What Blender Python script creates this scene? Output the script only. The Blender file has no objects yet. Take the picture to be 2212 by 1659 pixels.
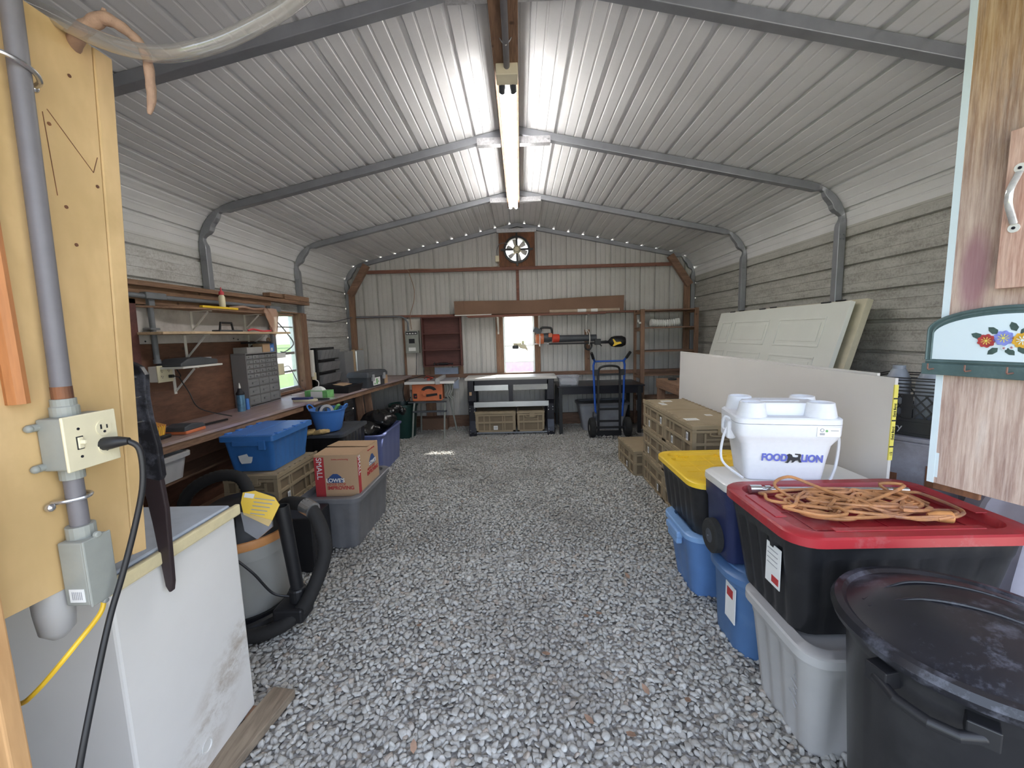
import bpy, bmesh, math, random
import numpy as np
from mathutils import Vector, Matrix
random.seed(7); rng = np.random.default_rng(11)
C = bpy.context.scene.collection
S = bpy.context.scene
PI = math.pi
# ------------------------------------------------------------------ camera
cam = bpy.data.objects.new('camera', bpy.data.cameras.new('camera')); C.objects.link(cam)
yaw, pit, rol = .0212, .1195, -.0291
fw = Vector((-math.sin(yaw)*math.cos(pit), math.cos(yaw)*math.cos(pit), -math.sin(pit)))
rt = Vector((math.cos(yaw), math.sin(yaw), 0)); up = rt.cross(fw)
r2 = math.cos(rol)*rt + math.sin(rol)*up; u2 = -math.sin(rol)*rt + math.cos(rol)*up
cam.matrix_world = Matrix(((r2.x, u2.x, -fw.x, -.0039), (r2.y, u2.y, -fw.y, 0), (r2.z, u2.z, -fw.z, 1.47), (0, 0, 0, 1)))
cam.data.sensor_width = 36; cam.data.lens = 36*905/2212; cam.data.clip_start = .05; cam.data.clip_end = 500
S.camera = cam
# ------------------------------------------------------------------ sky, sun, exposure
S.view_settings.view_transform = 'Standard'; S.view_settings.look = 'None'
S.view_settings.exposure = 1.42; S.view_settings.gamma = 1; S.view_settings.use_curve_mapping = False
sun_dir = Vector((-.60, -.97, -1)).normalized()
W = bpy.data.worlds.new('world'); S.world = W; W.use_nodes = True
wn = W.node_tree; bg = wn.nodes['Background']
sky = wn.nodes.new('ShaderNodeTexSky'); sky.sky_type = 'NISHITA'; sky.sun_disc = False
sky.sun_elevation = math.asin(-sun_dir.z); sky.sun_rotation = math.atan2(-sun_dir.x, -sun_dir.y)
sky.air_density = 1.0; sky.dust_density = 2.5; sky.ozone_density = .8
hz = wn.nodes.new('ShaderNodeMix'); hz.data_type = 'RGBA'; hz.inputs[0].default_value = .5; hz.inputs[7].default_value = (2.6, 2.6, 2.75, 1)   # thin high haze
wn.links.new(sky.outputs[0], hz.inputs[6]); wn.links.new(hz.outputs[2], bg.inputs[0]); bg.inputs[1].default_value = .44
sl = bpy.data.lights.new('sun', 'SUN'); sl.energy = 7; sl.angle = math.radians(.6); sl.color = (1, .96, .9)
so = bpy.data.objects.new('sun', sl); C.objects.link(so); so.rotation_euler = sun_dir.to_track_quat('-Z', 'Y').to_euler(); so.location = (5, 15, 12)
TUBE_POWER = 2.5

# ------------------------------------------------------------------ materials
def newmat(n):
    m = bpy.data.materials.new(n); m.use_nodes = True
    return m, m.node_tree, m.node_tree.nodes['Principled BSDF']
def L(nt, a, b): nt.links.new(a, b)
def rgb(c): return (*c, 1)
def noise(nt, scale, detail=4, vec=None, rough=.6):
    n = nt.nodes.new('ShaderNodeTexNoise'); n.inputs['Scale'].default_value = scale; n.inputs['Detail'].default_value = detail
    n.inputs['Roughness'].default_value = rough
    if vec: L(nt, vec, n.inputs['Vector'])
    return n
def coords(nt, scale=(1, 1, 1), kind='Object'):
    t = nt.nodes.new('ShaderNodeTexCoord'); mp = nt.nodes.new('ShaderNodeMapping'); mp.inputs['Scale'].default_value = scale
    L(nt, t.outputs[kind], mp.inputs['Vector']); return mp.outputs[0]
def ramp(nt, fac, stops):
    r = nt.nodes.new('ShaderNodeValToRGB'); L(nt, fac, r.inputs[0]); e = r.color_ramp.elements
    while len(e) < len(stops): e.new(.5)
    for el, (p, c) in zip(e, stops): el.position = p; el.color = rgb(c)
    return r.outputs[0]
def mixc(nt, fac, a, b, mode='MIX'):
    m = nt.nodes.new('ShaderNodeMix'); m.data_type = 'RGBA'; m.blend_type = mode
    for i, v in ((0, fac), (6, a), (7, b)):
        if hasattr(v, 'default_value') or hasattr(v, 'is_linked'): L(nt, v, m.inputs[i])
        else: m.inputs[i].default_value = v if i == 0 else rgb(v)
    return m.outputs[2]
def bump(nt, bs, h, strength=.3, dist=.01):
    b = nt.nodes.new('ShaderNodeBump'); b.inputs['Strength'].default_value = strength; b.inputs['Distance'].default_value = dist
    L(nt, h, b.inputs['Height']); L(nt, b.outputs[0], bs.inputs['Normal'])
def plain(n, c, rough=.5, metal=0, var=.12, scale=9, bmp=0, dust=None, dust_amt=.5, spec=None):
    m, nt, bs = newmat(n); v = coords(nt)
    ns = noise(nt, scale, 5, v)
    c0 = tuple(max(0, x*(1-var)) for x in c); c1 = tuple(min(1, x*(1+var)) for x in c)
    col = ramp(nt, ns.outputs[0], [(.3, c0), (.7, c1)])
    if dust:
        n2 = noise(nt, scale*.6, 8, v, .75)
        f = ramp(nt, n2.outputs[0], [(.5, (0, 0, 0)), (.72, (dust_amt,)*3)])
        col = mixc(nt, f, col, dust)
    L(nt, col, bs.inputs['Base Color'])
    bs.inputs['Roughness'].default_value = rough; bs.inputs['Metallic'].default_value = metal
    if spec is not None: bs.inputs['Specular IOR Level'].default_value = spec
    if bmp: bump(nt, bs, noise(nt, scale*12, 4, v).outputs[0], bmp, .004)
    return m
def wood(n, dark, light, scale=6, axis=1, stretch=14, rough=.7, stain=None, knots=True):
    m, nt, bs = newmat(n)
    sc = [stretch]*3; sc[axis] = 1
    v = coords(nt, tuple(sc)); a = noise(nt, scale*.35, 6, v, .65); b = noise(nt, scale*1.6, 3, v)
    c = ramp(nt, a.outputs[0], [(.3, dark), (.52, tuple((x+y)/2 for x, y in zip(dark, light))), (.72, light)])
    c = mixc(nt, .35, c, ramp(nt, b.outputs[0], [(.35, tuple(x*.6 for x in dark)), (.65, light)]))
    if stain:
        f = ramp(nt, noise(nt, 3.2, 6, coords(nt)).outputs[0], [(.45, (0, 0, 0)), (.65, (.8, .8, .8))]); c = mixc(nt, f, c, stain)
    if knots:
        vo = nt.nodes.new('ShaderNodeTexVoronoi'); vo.inputs['Scale'].default_value = 5; L(nt, coords(nt), vo.inputs['Vector'])
        f = ramp(nt, vo.outputs['Distance'], [(.03, (.75,)*3), (.085, (0, 0, 0))]); c = mixc(nt, f, c, tuple(x*.35 for x in dark))
    L(nt, c, bs.inputs['Base Color']); bs.inputs['Roughness'].default_value = rough; bump(nt, bs, b.outputs[0], .25, .003)
    return m
def emis(n, c, s):
    m, nt, bs = newmat(n); bs.inputs['Emission Color'].default_value = rgb(c); bs.inputs['Emission Strength'].default_value = s; bs.inputs['Base Color'].default_value = rgb(c); return m
def clear(n, tint=(1, 1, 1), gloss=.12, rough=.05, milk=0, milkc=(.9, .9, .9)):
    m = bpy.data.materials.new(n); m.use_nodes = True; nt = m.node_tree; nt.nodes.remove(nt.nodes['Principled BSDF'])
    o = nt.nodes['Material Output']; t = nt.nodes.new('ShaderNodeBsdfTransparent'); t.inputs[0].default_value = rgb(tint)
    g = nt.nodes.new('ShaderNodeBsdfGlossy'); g.inputs['Roughness'].default_value = rough
    lw = nt.nodes.new('ShaderNodeLayerWeight'); lw.inputs[0].default_value = .12 if gloss < .2 else .35
    mx = nt.nodes.new('ShaderNodeMixShader'); L(nt, lw.outputs['Facing'], mx.inputs[0]); L(nt, t.outputs[0], mx.inputs[1]); L(nt, g.outputs[0], mx.inputs[2]); out = mx.outputs[0]
    if milk:
        d = nt.nodes.new('ShaderNodeBsdfDiffuse'); d.inputs[0].default_value = rgb(milkc)
        m2 = nt.nodes.new('ShaderNodeMixShader'); m2.inputs[0].default_value = milk; L(nt, out, m2.inputs[1]); L(nt, d.outputs[0], m2.inputs[2]); out = m2.outputs[0]
    L(nt, out, o.inputs['Surface']); return m
def sheet(n, base, grime, amt, lowz=None, streak=(1, .25, 6)):
    """painted ribbed sheet steel with blotchy mildew on it; lowz: more of it below that height"""
    m, nt, bs = newmat(n); v = coords(nt, (1, 1, 1))
    c = ramp(nt, noise(nt, 1.3, 5, v).outputs[0], [(.3, tuple(x*.88 for x in base)), (.7, tuple(min(1, x*1.06) for x in base))])
    g1 = noise(nt, 3.2, 9, coords(nt, streak), .78); g2 = noise(nt, 60, 6, v, .8)
    mu = nt.nodes.new('ShaderNodeMath'); mu.operation = 'MULTIPLY'; L(nt, g1.outputs[0], mu.inputs[0]); L(nt, g2.outputs[0], mu.inputs[1])
    f = ramp(nt, mu.outputs[0], [(.20, (0, 0, 0)), (.36, (amt,)*3)])
    if lowz:
        sp = nt.nodes.new('ShaderNodeSeparateXYZ'); L(nt, coords(nt), sp.inputs[0])
        mr = nt.nodes.new('ShaderNodeMapRange'); L(nt, sp.outputs[2], mr.inputs[0])
        mr.inputs[1].default_value = lowz; mr.inputs[2].default_value = lowz-.12; mr.inputs[3].default_value = .08; mr.inputs[4].default_value = 1
        f = mixc(nt, 1, f, mr.outputs[0], 'MULTIPLY')
    c = mixc(nt, f, c, grime)
    L(nt, c, bs.inputs['Base Color']); bs.inputs['Roughness'].default_value = .42; bs.inputs['Metallic'].default_value = .0; return m

M = {}
M['roof'] = sheet('roof_sheet', (.69, .685, .69), (.55, .52, .51), .15, streak=(1, .8, 1))
M['side'] = sheet('side_sheet', (.62, .615, .60), (.20, .17, .145), .62, 2.26, streak=(3, 1.2, 6))
M['sideR'] = sheet('side_sheet_mildewed', (.46, .45, .415), (.16, .14, .115), .72, 2.28, streak=(3, 1.2, 5))
M['back'] = sheet('back_sheet', (.53, .52, .50), (.36, .32, .29), .3, streak=(1.2, 1, .6))
M['galv'] = plain('galvanised_tube', (.30, .31, .335), .42, .55, .12, 6)
M['galv_plate'] = plain('spangled_zinc', (.5, .5, .52), .4, .6, .25, 60)
M['lumber'] = wood('old_lumber', (.14, .075, .045), (.36, .21, .125), 6, 1)
M['lumber_z'] = wood('upright_lumber', (.14, .075, .048), (.34, .195, .12), 6, 2)
M['lumber_x'] = wood('cross_lumber', (.13, .07, .045), (.31, .18, .12), 6, 0)
M['redlumber_x'] = wood('reddish_cross_lumber', (.13, .05, .035), (.30, .13, .09), 6, 0)
M['paleply'] = wood('pale_board', (.50, .34, .2), (.72, .55, .36), 5, 1, 10)
M['plybrown'] = wood('brown_backboard', (.075, .032, .02), (.20, .09, .05), 5, 1, 4, .6)
M['benchtop'] = wood('worn_bench_top', (.26, .18, .16), (.46, .35, .32), 4, 1, 6, .42, (.36, .28, .33))
M['yellow'] = wood('yellow_painted_ply', (.60, .39, .16), (.75, .52, .26), 2.2, 2, 3, .55, (.56, .38, .17))
M['orange'] = wood('orange_stained_strip', (.48, .18, .06), (.66, .28, .10), 4, 2, 8, .5, knots=False)
M['pinkply'] = wood('weathered_pink_ply', (.38, .20, .15), (.70, .52, .44), 3.5, 2, 7, .7, (.40, .24, .22))
def weathered(n):
    m, nt, bs = newmat(n); v = coords(nt, (9, 9, 1)); a = noise(nt, 1.6, 8, v, .7); b = noise(nt, 6, 5, coords(nt, (22, 22, 1)), .7)
    c = ramp(nt, a.outputs[0], [(.32, (.20, .12, .11)), (.45, (.42, .28, .23)), (.58, (.62, .46, .38)), (.72, (.74, .62, .55))])
    sp = nt.nodes.new('ShaderNodeSeparateXYZ'); L(nt, coords(nt), sp.inputs[0])
    mr = nt.nodes.new('ShaderNodeMapRange'); L(nt, sp.outputs[2], mr.inputs[0]); mr.inputs[1].default_value = .85; mr.inputs[2].default_value = 1.3
    old = ramp(nt, a.outputs[0], [(.35, (.16, .09, .05)), (.5, (.45, .26, .10)), (.68, (.68, .45, .20))])
    c = mixc(nt, mr.outputs[0], c, old)
    c = mixc(nt, .3, c, ramp(nt, b.outputs[0], [(.4, (.25, .14, .11)), (.6, (.78, .66, .58))]))
    # purplish paint stain near the far edge, low on the sheet
    mp = nt.nodes.new('ShaderNodeMapping'); mp.inputs['Location'].default_value = (-.06, 0, -.66); mp.inputs['Scale'].default_value = (1, 1, 1); tc = nt.nodes.new('ShaderNodeTexCoord'); L(nt, tc.outputs['Object'], mp.inputs[0])
    sc = nt.nodes.new('ShaderNodeVectorMath'); sc.operation = 'MULTIPLY'; sc.inputs[1].default_value = (24, 0, 6.5); L(nt, mp.outputs[0], sc.inputs[0])
    ln = nt.nodes.new('ShaderNodeVectorMath'); ln.operation = 'LENGTH'; L(nt, sc.outputs[0], ln.inputs[0])
    c = mixc(nt, ramp(nt, ln.outputs['Value'], [(.5, (.8, .8, .8)), (1, (0, 0, 0))]), c, (.33, .16, .19))
    L(nt, c, bs.inputs['Base Color']); bs.inputs['Roughness'].default_value = .75; bump(nt, bs, b.outputs[0], .3, .003); return m
def freezer_paint():
    m, nt, bs = newmat('freezer_paint'); v = coords(nt); sp = nt.nodes.new('ShaderNodeSeparateXYZ'); L(nt, v, sp.inputs[0])
    def mth(op, a, b):
        q = nt.nodes.new('ShaderNodeMath'); q.operation = op
        for i, x in enumerate((a, b)):
            if hasattr(x, 'is_linked'): L(nt, x, q.inputs[i])
            else: q.inputs[i].default_value = x
        return q.outputs[0]
    d = mth('SUBTRACT', mth('MULTIPLY', sp.outputs[1], .9), sp.outputs[2]); d = mth('ABSOLUTE', mth('ADD', d, .13), 0)       # a scuffed band climbing towards the far end
    band = nt.nodes.new('ShaderNodeMapRange'); L(nt, d, band.inputs[0]); band.inputs[1].default_value = .16; band.inputs[2].default_value = .0
    n1 = noise(nt, 7, 9, coords(nt, (1, 1, 1.6)), .75); f = mth('MULTIPLY', band.outputs[0], ramp(nt, n1.outputs[0], [(.42, (0, 0, 0)), (.62, (.9, .9, .9))]))
    c = ramp(nt, noise(nt, 2, 4, v).outputs[0], [(.3, (.70, .68, .65)), (.7, (.76, .74, .71))]); c = mixc(nt, f, c, (.30, .22, .14))
    L(nt, c, bs.inputs['Base Color']); bs.inputs['Roughness'].default_value = .38; return m
M['pinkblock'] = wood('redwood_block', (.44, .22, .16), (.74, .52, .42), 9, 2, 14)
M['redply'] = wood('red_brown_board', (.085, .025, .022), (.16, .055, .045), 4, 0, 5, .6, knots=False)
M['rustply'] = wood('rusty_ply', (.07, .03, .02), (.30, .12, .05), 5, 2, 5)
M['white'] = plain('white_enamel', (.72, .70, .66), .3, 0, .04, 3)
M['freezer'] = plain('freezer_side', (.70, .69, .66), .35, 0, .04, 2, dust=(.42, .33, .22), dust_amt=.45)
M['freezer_top'] = plain('freezer_top', (.55, .6, .66), .25, 0, .08, 8, dust=(.4, .4, .42), dust_amt=.4)
M['cream'] = plain('cream_plastic', (.74, .67, .47), .4, 0, .06, 8)
M['cream2'] = plain('cream_trim', (.72, .62, .38), .4, 0, .12, 10, dust=(.45, .33, .15), dust_amt=.3)
M['pvc'] = plain('grey_conduit', (.17, .16, .17), .5, 0, .1, 12)
M['pvc2'] = plain('wall_conduit', (.17, .18, .20), .5, 0, .1, 12)
M['pvcbox'] = plain('grey_box', (.30, .31, .28), .5, 0, .1, 9)
M['steel'] = plain('bright_steel', (.62, .62, .62), .25, .9, .1, 20)
M['black'] = plain('black_plastic', (.012, .012, .014), .45, 0, .2, 8)
M['blackmatte'] = plain('black_matte', (.016, .015, .015), .8, 0, .2, 8)
M['blackdust'] = plain('dusty_black_plastic', (.012, .012, .016), .34, 0, .2, 6, dust=(.30, .31, .38), dust_amt=.6)
M['blacktote'] = plain('black_tote', (.013, .013, .015), .35, 0, .2, 5, dust=(.10, .10, .10), dust_amt=.2)
M['rubber'] = plain('rubber', (.02, .02, .02), .85, 0, .3, 20)
M['darkmetal'] = plain('dark_enamelled_steel', (.02, .02, .028), .28, .3, .1, 6)
M['darkgrey'] = plain('charcoal_plastic', (.055, .06, .07), .5, 0, .15, 8)
M['grey'] = plain('grey_tote', (.15, .15, .16), .42, 0, .1, 6, dust=(.24, .23, .22), dust_amt=.3)
M['lgrey'] = plain('light_grey_tote', (.44, .43, .42), .4, 0, .06, 5)
M['vac'] = plain('vac_drum', (.33, .33, .31), .45, 0, .06, 5)
M['orangeplastic'] = plain('orange_plastic', (.60, .17, .07), .4, 0, .08, 10)
M['rimorange'] = plain('faded_orange', (.62, .28, .10), .45, 0, .12, 12)
M['yellowplastic'] = plain('yellow_plastic', (.85, .55, .03), .4, 0, .06, 6)
M['red'] = plain('red_lid', (.36, .022, .03), .38, 0, .12, 6, dust=(.42, .28, .27), dust_amt=.55)
M['blue'] = plain('blue_lidded_tote', (.035, .15, .42), .4, 0, .12, 5)
M['bluebucket'] = plain('blue_tub', (.06, .20, .58), .4, 0, .08, 5)
M['steelblue'] = plain('steel_blue_tote', (.075, .16, .33), .4, 0, .1, 6, dust=(.2, .3, .42), dust_amt=.4)
M['lightblue'] = plain('light_blue_rim', (.20, .35, .60), .4, 0, .08, 6)
M['midblue'] = plain('mid_blue_tote', (.10, .21, .45), .4, 0, .1, 6)
M['purple'] = plain('periwinkle_tote', (.12, .145, .31), .35, 0, .06, 5)
M['navy'] = plain('navy_cooler', (.018, .026, .085), .38, 0, .1, 5, dust=(.16, .17, .26), dust_amt=.4)
M['truckblue'] = plain('blue_enamel_tube', (.02, .09, .42), .35, .1, .08, 8)
M['foam'] = plain('styrofoam', (.74, .75, .79), .75, 0, .02, 60, .1)
M['tan'] = plain('tan_crate', (.31, .24, .15), .6, 0, .12, 4)
M['tandark'] = plain('tan_crate_panel', (.19, .14, .085), .65, 0, .12, 4)
M['card'] = plain('cardboard', (.46, .30, .18), .8, 0, .06, 3)
M['cardbrown'] = plain('brown_carton', (.20, .115, .075), .8, 0, .1, 3)
M['cardred'] = plain('carton_red', (.42, .035, .04), .7, 0, .08, 6)
M['inkred'] = plain('red_ink', (.45, .04, .04), .7)
M['inkblue'] = plain('navy_ink', (.03, .07, .20), .7)
M['inkviolet'] = plain('blue_violet_ink', (.10, .12, .48), .6)
M['inkblack'] = plain('black_ink', (.01, .01, .015), .6)
M['inkgrey'] = plain('grey_ink', (.35, .35, .37), .6)
M['paper'] = plain('white_paper', (.78, .78, .76), .7, 0, .04, 10)
M['paperyel'] = plain('yellow_paper', (.75, .66, .12), .6, 0, .06, 8)
M['door'] = plain('white_door_paint', (.70, .71, .66), .5, 0, .03, 3)
M['drywall'] = plain('drywall', (.66, .64, .62), .85, 0, .02, 2)
M['greenbin'] = plain('dark_green_tub', (.012, .045, .04), .35, 0, .1, 6)
M['greenpaint'] = plain('dark_green_paint', (.075, .12, .12), .5, 0, .2, 9, dust=(.2, .27, .28), dust_amt=.4)
M['plaque'] = plain('pale_blue_panel', (.70, .80, .85), .5, 0, .04, 4)
M['leaf'] = plain('painted_leaf', (.06, .10, .09), .5, 0, .3, 60)
M['petalr'] = plain('red_petal', (.42, .05, .05), .5, 0, .35, 70)
M['petalb'] = plain('blue_petal', (.22, .25, .62), .5, 0, .35, 70)
M['petaly'] = plain('yellow_petal', (.70, .38, .04), .5, 0, .35, 70)
M['rust'] = plain('rusty_hook', (.24, .12, .09), .7, .3, .2, 30)
M['organizer'] = plain('organizer_shell', (.20, .19, .195), .45, 0, .08, 5)
M['drawer'] = clear('smoky_drawer', (.75, .75, .78), .12, .15, .55, (.36, .36, .37))
M['glass'] = clear('window_glass', (.97, .98, .98))
M['dirtyglass'] = clear('clouded_glass', (.92, .95, .96), .12, .1, .16, (.8, .85, .88))
M['clearplastic'] = clear('clear_plastic', (.93, .93, .95), .3, .08, .22, (.75, .76, .8))
M['hose'] = clear('clear_hose', (.86, .84, .82), .3, .08, .15, (.6, .57, .54))
M['bag'] = clear('orange_mesh_bag', (.95, .9, .86), .3, .3, .5, (.6, .36, .25))
M['blackbag'] = plain('glossy_bin_bag', (.008, .008, .009), .22, 0, .1, 6)
M['root'] = plain('dry_vine', (.33, .21, .145), .85, 0, .25, 18, .4)
M['cord'] = plain('orange_cord', (.50, .23, .09), .55, 0, .4, 9, dust=(.22, .11, .10), dust_amt=.95)
M['yelcable'] = plain('yellow_cable', (.80, .50, .03), .45, 0, .1, 10)
M['whitecord'] = plain('white_cord', (.75, .74, .72), .5)
M['tube'] = emis('lamp_tube', (1, .985, .96), TUBE_POWER*6)
M['glove'] = plain('tan_leather', (.42, .29, .12), .8, 0, .25, 18)
M['redplug'] = plain('red_tip', (.62, .05, .07), .5)
M['greybox'] = plain('scuffed_grey_paint', (.25, .25, .29), .7, 0, .25, 4, dust=(.09, .055, .045), dust_amt=.6)
M['greybag'] = plain('grey_tarpaulin', (.30, .29, .35), .6, 0, .15, 5)
M['diamond'] = plain('tread_plate', (.6, .6, .58), .25, .8, .25, 90, .8)
M['alu'] = plain('brushed_aluminium', (.55, .57, .58), .3, .7, .06, 6)
M['tblgrey'] = plain('saw_table_cast', (.42, .42, .44), .4, .4, .1, 8)
M['duct'] = plain('white_flexible_duct', (.72, .72, .69), .6, 0, .05, 10)
M['tape'] = plain('grey_tape', (.42, .42, .43), .4, .3, .1, 20)
M['greenbox'] = plain('green_white_box', (.16, .42, .14), .6, 0, .3, 14)
M['brushblue'] = plain('navy_bristles', (.04, .05, .16), .7, 0, .2, 60)
M['bottle'] = plain('steel_blue_label', (.10, .22, .34), .35, .2, .4, 22)

# ------------------------------------------------------------------ mesh helpers
class MB:
    def __init__(s, T=None): s.v = []; s.f = []; s.mi = []; s.T = T or Matrix(); s.m = 0
    def add(s, vs, fs):
        o = len(s.v); s.v += [tuple(s.T @ Vector(v)) for v in vs]; s.f += [tuple(i+o for i in f) for f in fs]; s.mi += [s.m]*len(fs); return s
    def box(s, a, b, rot=None, pivot=None):
        x0, y0, z0 = a; x1, y1, z1 = b
        vs = [Vector(p) for p in ((x0, y0, z0), (x1, y0, z0), (x1, y1, z0), (x0, y1, z0), (x0, y0, z1), (x1, y0, z1), (x1, y1, z1), (x0, y1, z1))]
        if rot:
            c = Vector(pivot) if pivot else sum(vs, Vector())/8; vs = [rot @ (v-c)+c for v in vs]
        return s.add(vs, [(0, 3, 2, 1), (4, 5, 6, 7), (0, 1, 5, 4), (1, 2, 6, 5), (2, 3, 7, 6), (3, 0, 4, 7)])
    def beam(s, p, q, w, h, upv=(0, 0, 1)):
        """box from p to q, w across, h along upv"""
        p = Vector(p); q = Vector(q); d = (q-p).normalized(); u = Vector(upv); x = d.cross(u).normalized(); u = x.cross(d)
        vs = [P+x*a*w/2+u*b*h/2 for P in (p, q) for a, b in ((-1, -1), (1, -1), (1, 1), (-1, 1))]
        return s.add(vs, [(0, 3, 2, 1), (4, 5, 6, 7), (0, 1, 5, 4), (1, 2, 6, 5), (2, 3, 7, 6), (3, 0, 4, 7)])
    def tube(s, pts, r, n=10, closed=False, caps=True, flat=1):
        pts = [Vector(p) for p in pts]; k = len(pts); R = r if isinstance(r, (list, tuple)) else [r]*k
        o = []; prev = None
        for i, p in enumerate(pts):
            d = (pts[(i+1) % k]-pts[i-1]) if closed else (pts[min(i+1, k-1)]-pts[max(i-1, 0)])
            d = d.normalized() if d.length > 1e-9 else Vector((0, 0, 1))
            if prev is None: a = d.cross(Vector((0, 0, 1)) if abs(d.z) < .9 else Vector((1, 0, 0))).normalized()
            else: a = (prev-d*prev.dot(d)).normalized()
            prev = a; b = d.cross(a)
            o += [p+(a*math.cos(t)+b*math.sin(t)*flat)*R[i] for t in (2*PI*j/n for j in range(n))]
        fs = [(i*n+j, i*n+(j+1) % n, ((i+1) % k)*n+(j+1) % n, ((i+1) % k)*n+j) for i in range(k if closed else k-1) for j in range(n)]
        if caps and not closed: fs += [tuple(range(n-1, -1, -1)), tuple((k-1)*n+j for j in range(n))]
        return s.add(o, fs)
    def cyl(s, p, q, r, r1=None, n=20, caps=True): return s.tube([p, q], [r, r if r1 is None else r1], n, caps=caps)
    def lathe(s, prof, n=28, c=(0, 0, 0), axis='z', caps=True):
        o = []
        for r, z in prof:
            for j in range(n):
                t = 2*PI*j/n; a, b = r*math.cos(t), r*math.sin(t)
                o.append((c[0]+a, c[1]+b, c[2]+z) if axis == 'z' else (c[0]+z, c[1]+a, c[2]+b) if axis == 'x' else (c[0]+a, c[1]+z, c[2]-b))
        k = len(prof); fs = [(i*n+j, i*n+(j+1) % n, (i+1)*n+(j+1) % n, (i+1)*n+j) for i in range(k-1) for j in range(n)]
        if caps: fs += [tuple(range(n-1, -1, -1)), tuple((k-1)*n+j for j in range(n))]
        return s.add(o, fs)
    def loft(s, loops, caps=True):
        n = len(loops[0]); o = [p for l in loops for p in l]; k = len(loops)
        fs = [(i*n+j, i*n+(j+1) % n, (i+1)*n+(j+1) % n, (i+1)*n+j) for i in range(k-1) for j in range(n)]
        if caps: fs += [tuple(range(n-1, -1, -1)), tuple((k-1)*n+j for j in range(n))]
        return s.add(o, fs)
    def prism(s, poly, plane, a, b):
        """poly of 2D points extruded from a to b along the axis left out of plane ('xz','yz','xy')"""
        def P(p, t): return {'xz': (p[0], t, p[1]), 'yz': (t, p[0], p[1]), 'xy': (p[0], p[1], t)}[plane]
        n = len(poly); o = [P(p, a) for p in poly]+[P(p, b) for p in poly]
        return s.add(o, [tuple(range(n-1, -1, -1)), tuple(range(n, 2*n))]+[(j, (j+1) % n, n+(j+1) % n, n+j) for j in range(n)])
    def ball(s, c, r, n=14, sz=1, sx=1, sy=1):
        k = n//2; pr = [(r*math.sin(PI*i/k), -r*math.cos(PI*i/k)) for i in range(1, k)]
        o = [(c[0]+a*sx*math.cos(2*PI*j/n), c[1]+a*sy*math.sin(2*PI*j/n), c[2]+z*sz) for a, z in pr for j in range(n)]
        m = len(pr); fs = [(i*n+j, i*n+(j+1) % n, (i+1)*n+(j+1) % n, (i+1)*n+j) for i in range(m-1) for j in range(n)]
        return s.add(o, fs+[tuple(range(n-1, -1, -1)), tuple((m-1)*n+j for j in range(n))])
    def mesh(s, name):
        me = bpy.data.meshes.new(name); me.from_pydata(s.v, [], s.f); me.polygons.foreach_set('material_index', s.mi)
        bm = bmesh.new(); bm.from_mesh(me); bmesh.ops.recalc_face_normals(bm, faces=bm.faces); bm.to_mesh(me); bm.free(); return me
def tag(o, label=None, cat=None, group=None, kind=None):
    for k, v in (('label', label), ('category', cat), ('group', group), ('kind', kind)):
        if v: o[k] = v
    return o
def obj(name, mb, mats, parent=None, label=None, bevel=0, smooth=False, sub=0):
    me = mb if isinstance(mb, bpy.types.Mesh) else mb.mesh(name)
    o = bpy.data.objects.new(name, me); C.objects.link(o)
    for m in (mats if isinstance(mats, (list, tuple)) else [mats]): me.materials.append(M[m] if isinstance(m, str) else m)
    if parent: o.parent = parent
    if label: o['label'] = label
    if bevel:
        b = o.modifiers.new('bevel', 'BEVEL'); b.width = bevel; b.segments = 2; b.limit_method = 'ANGLE'; b.angle_limit = .6
    if sub: o.modifiers.new('sub', 'SUBSURF').levels = sub; o.modifiers['sub'].render_levels = sub
    if smooth:
        me.polygons.foreach_set('use_smooth', [True]*len(me.polygons)); me.set_sharp_from_angle(angle=math.radians(38))
    return o
def thing(name, label, cat, loc=(0, 0, 0), rz=0, group=None):
    o = bpy.data.objects.new(name, None); C.objects.link(o); o.empty_display_size = .05
    o.location = loc; o.rotation_euler = (0, 0, rz); return tag(o, label, cat, group)
def solo(name, label, cat, mb, mats, group=None, loc=(0, 0, 0), rz=0, **k):
    o = obj(name, mb, mats, **k); o.location = loc; o.rotation_euler = (0, 0, rz); return tag(o, label, cat, group)
def struct(name, mb, mats, label=None, **k): return tag(obj(name, mb, mats, **k), label, kind='structure')
def dup(root, loc, rz=0, label=None, group=None):
    r = root.copy(); C.objects.link(r); r.location = loc; r.rotation_euler = (0, 0, rz)
    if label: r['label'] = label
    if group: r['group'] = group
    for ch in list(root.children):
        c = ch.copy(); C.objects.link(c); c.parent = r
        for g in list(ch.children): d = g.copy(); C.objects.link(d); d.parent = c
    return r
def text(name, s, size, mat, parent, loc, rot, depth=.0008, sx=1, shear=0, bold=0, align='CENTER'):
    cu = bpy.data.curves.new(name, 'FONT'); cu.body = s; cu.size = size; cu.extrude = depth; cu.align_x = align; cu.align_y = 'CENTER'; cu.offset = bold; cu.shear = shear
    t = bpy.data.objects.new('tmp', cu); me = bpy.data.meshes.new_from_object(t); bpy.data.objects.remove(t)
    o = bpy.data.objects.new(name, me); C.objects.link(o); me.materials.clear(); me.materials.append(M[mat]); o.parent = parent
    o.location = loc; o.rotation_euler = rot; o.scale = (sx, 1, 1); return o
def spline(pts, n=8, closed=False):
    P = [Vector(p) for p in pts]; k = len(P); out = []
    for i in range(k if closed else k-1):
        g = (lambda j: P[j % k]) if closed else (lambda j: P[max(0, min(k-1, j))])
        a, b, c, d = g(i-1), g(i), g(i+1), g(i+2)
        for t in (j/n for j in range(n)):
            out.append(.5*((2*b)+(c-a)*t+(2*a-5*b+4*c-d)*t*t+(3*b-a-3*c+d)*t**3))
    if not closed: out.append(P[-1])
    return out
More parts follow.
